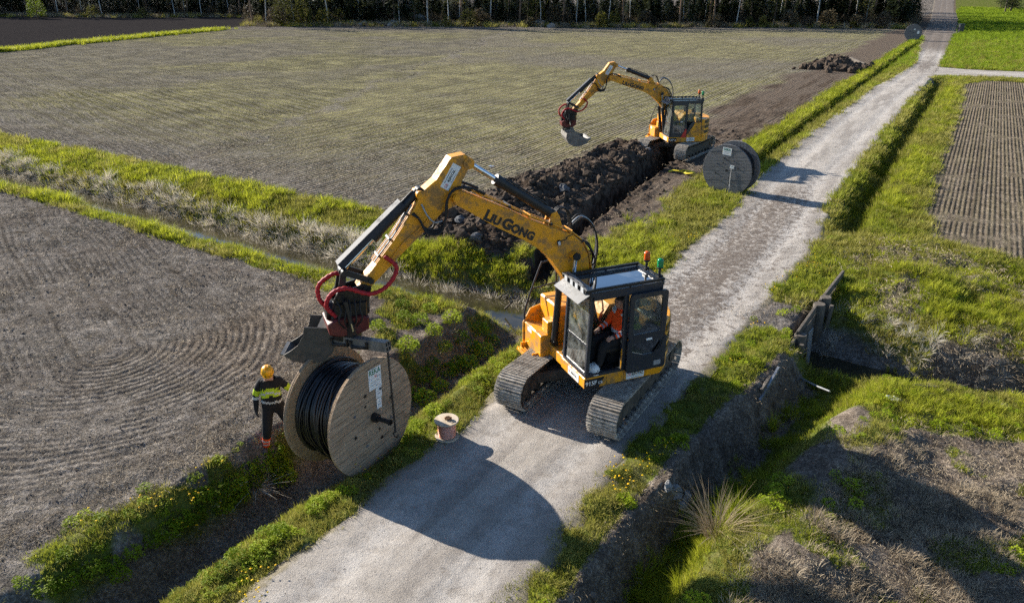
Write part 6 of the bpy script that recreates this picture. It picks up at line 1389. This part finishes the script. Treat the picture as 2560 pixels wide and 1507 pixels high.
def tree(kind, x, y, k, label=None, group=None, sh=None):
    tr, cr = TREES[kind]; t = empty(kind + '_tree', (x, y, hz(x, y)), rp.uniform(0, 6.28)); t.scale = (k, k, k); t.rotation_euler = (rp.uniform(-.03, .03), rp.uniform(-.03, .03), rp.uniform(0, 6.28))
    put('trunk', rp.choice(tr), t); put('crown', rp.choice(cr), t); tag(t, label or LAB[kind], 'tree', group or kind + ' trees of the wood'); return t
def ey(x): return float(np.interp(x, [-140, -62, -52, 60, 80, 110, 140], [198, 194, 156, 150, 146, 178, 200]))
cnt = 0
for row, (dy, step, kinds) in enumerate(((2.5, 3.6, ('birch', 'birch', 'spruce', 'pine', 'pine')), (8, 3.6, ('spruce', 'birch', 'spruce', 'spruce', 'pine', 'spruce')), (15, 4.0, ('spruce', 'pine', 'spruce')), (24, 4.6, ('spruce', 'spruce', 'pine')))):
    x = -150.0
    while x < 105:
        x += step * rp.uniform(.2, 2.2); tx_, ty_ = x + rp.uniform(-1, 1), ey(x) + dy + rp.uniform(-3, 4) + 4 * (float(fbm(np.array(x * .07), np.array(row * 3.0), 5, 2)) - .5)
        if x > 60: ty_ = 148 + dy + (x - 60) * .25 + rp.uniform(-2, 2)
        s1, n1 = SN(tx_, ty_)
        if n1 > roadL(s1) - 3.5: continue
        tree(rp.choice(kinds), tx_, ty_, rp.uniform(.75, 1.2)); cnt += 1
for k in range(34):
    s1 = rp.uniform(158, 250); n1 = float(roadL(s1)) - rp.uniform(4.5, 24); x, y = W2(s1, n1); tree(rp.choice(('spruce', 'spruce', 'pine', 'birch')), x, y, rp.uniform(.8, 1.15), 'tall tree lining the farm road where it enters the wood', 'trees lining the road into the wood')
for k in range(12): x, y, _ = G(rp.uniform(2490, 2580), rp.uniform(20, 34)); tree('spruce', x, y, rp.uniform(.8, 1.1), 'dark spruce at the far end of the meadow in the upper corner', 'spruces at the end of the meadow')
# undergrowth, brush and saplings filling the wood
P_brush = [blades(90, .5, 1.6, .7, .014, .7, M_brush, 'brush', 3) for _ in range(3)]
P_sap = [MB().add([(v.co.x * .32, v.co.y * .32, v.co.z * .16) for v in c_.vertices], [tuple(f.vertices) for f in c_.polygons]).mesh('sapling', M_conifer) for c_ in TREES['spruce'][1]]
n_ = 6500; xx = rng.uniform(-165, 92, n_); yy = np.array([ey(v) for v in xx]) + 2 + rng.random(n_) ** 1.2 * 62; s_, q_ = SN(xx, yy)
keep = ~((xx > 74) & (yy < 150)) & (q_ < roadL(s_) - 2.5); pts = np.stack([s_, q_], 1)[keep]
k1 = rng.random(len(pts)) < .68; scatter('undergrowth', pts[k1], P_brush, rng.uniform(.8, 2.0, k1.sum()), 'dim brown brush filling the foot of the wood', 'undergrowth', .05, .1)
scatter('undergrowth', pts[~k1], P_sap, rng.uniform(.7, 2.2, (~k1).sum()), 'dark spruce saplings between the trunks', 'undergrowth', .05, .05)
nb = 2600; xb = rng.uniform(-165, 86, nb); yb = np.array([ey(v) for v in xb]) - 1 + rng.normal(0, 1.6, nb); s_, q_ = SN(xb, yb); kb = q_ < roadL(s_) - 2.5; scatter('dead_grass', np.stack([s_, q_], 1)[kb], [blades(60, .4, 1.1, .6, .016, .9, M_olive, 'dead_tuft', 3), blades(60, .4, 1.2, .7, .016, .9, M_straw, 'dead_tuft', 3)], rng.uniform(.5, 1.3, kb.sum()), 'brown dead grass and brush along the field margin of the wood', 'grass', .05, .15)
# sunlit shrubs where the two fields meet the wood
def shrub(px, py, h, mat, label, nl=700, ls=.16, rad=.5):
    x, y, _ = G(px, py); t = empty('shrub', (x, y, hz(x, y))); tag(t, label, 'shrub'); 
    cm = leafclump(nl, h * rad, h, ls, mat, 'foliage', 0); put('foliage', cm, t)
    for k in range(7): a = rp.uniform(0, 6.28); MB().tube([(0.1 * math.cos(a), .1 * math.sin(a), -.1), (h * .2 * math.cos(a), h * .2 * math.sin(a), h * .5), (h * .38 * math.cos(a), h * .38 * math.sin(a), h * .85)], [.05, .035, .01], 6).build('stem', M_pinehi, t)
    return t
shrub(712, 66, 5.5, M_birchleaf, 'tall yellowish willow bush lit by the sun at the corner of the wood', 1500, .3, .42)
shrub(760, 66, 4.6, M_birchleaf, 'lower yellowish willow bush beside the boulders', 1100, .28, .45)
shrub(850, 64, 3.0, M_birchleaf, 'small sunlit bush between the first two boulders', 500, .25, .5)
shrub(95, 48, 5.0, M_herb, 'bright green young tree lit by the sun at the far field corner', 1200, .3, .4)
shrub(1340, 66, 5.0, M_birchleaf, 'pale brown leafing bush in front of the dark wood', 1100, .28, .4)
a, b = G(2125, 163), G(2160, 172); tag(MB().tube([(a[0], a[1], hz(a[0], a[1]) + .5), (b[0], b[1], hz(b[0], b[1]) + .3)], [.3, .22], 10).build('fallen_log', M_oldwood), 'pale log lying on the dark earth heap by the upper road', 'log')

M_twig = leaf_material('bare_brown_twigs', (.07, .055, .035), (.15, .12, .07), (.26, .21, .12), .35)
BUSH = [leafclump(520, 1.0, 2.0, .26, m_, 'foliage', 12) for m_ in (M_twig, M_twig, M_birchleaf, M_brush)]
for k in range(46):
    bx_ = rp.uniform(-150, 70); by_ = ey(bx_) - rp.uniform(.0, 3.0); t = empty('shrub', (bx_, by_, hz(bx_, by_)), rp.uniform(0, 6.28)); q = rp.uniform(.5, 1.7); t.scale = (q, q, q * rp.uniform(.8, 1.3))
    put('foliage', rp.choice(BUSH), t); tag(t, 'low brownish shrub at the foot of the dark wood', 'shrub', 'shrubs along the field margin of the wood')
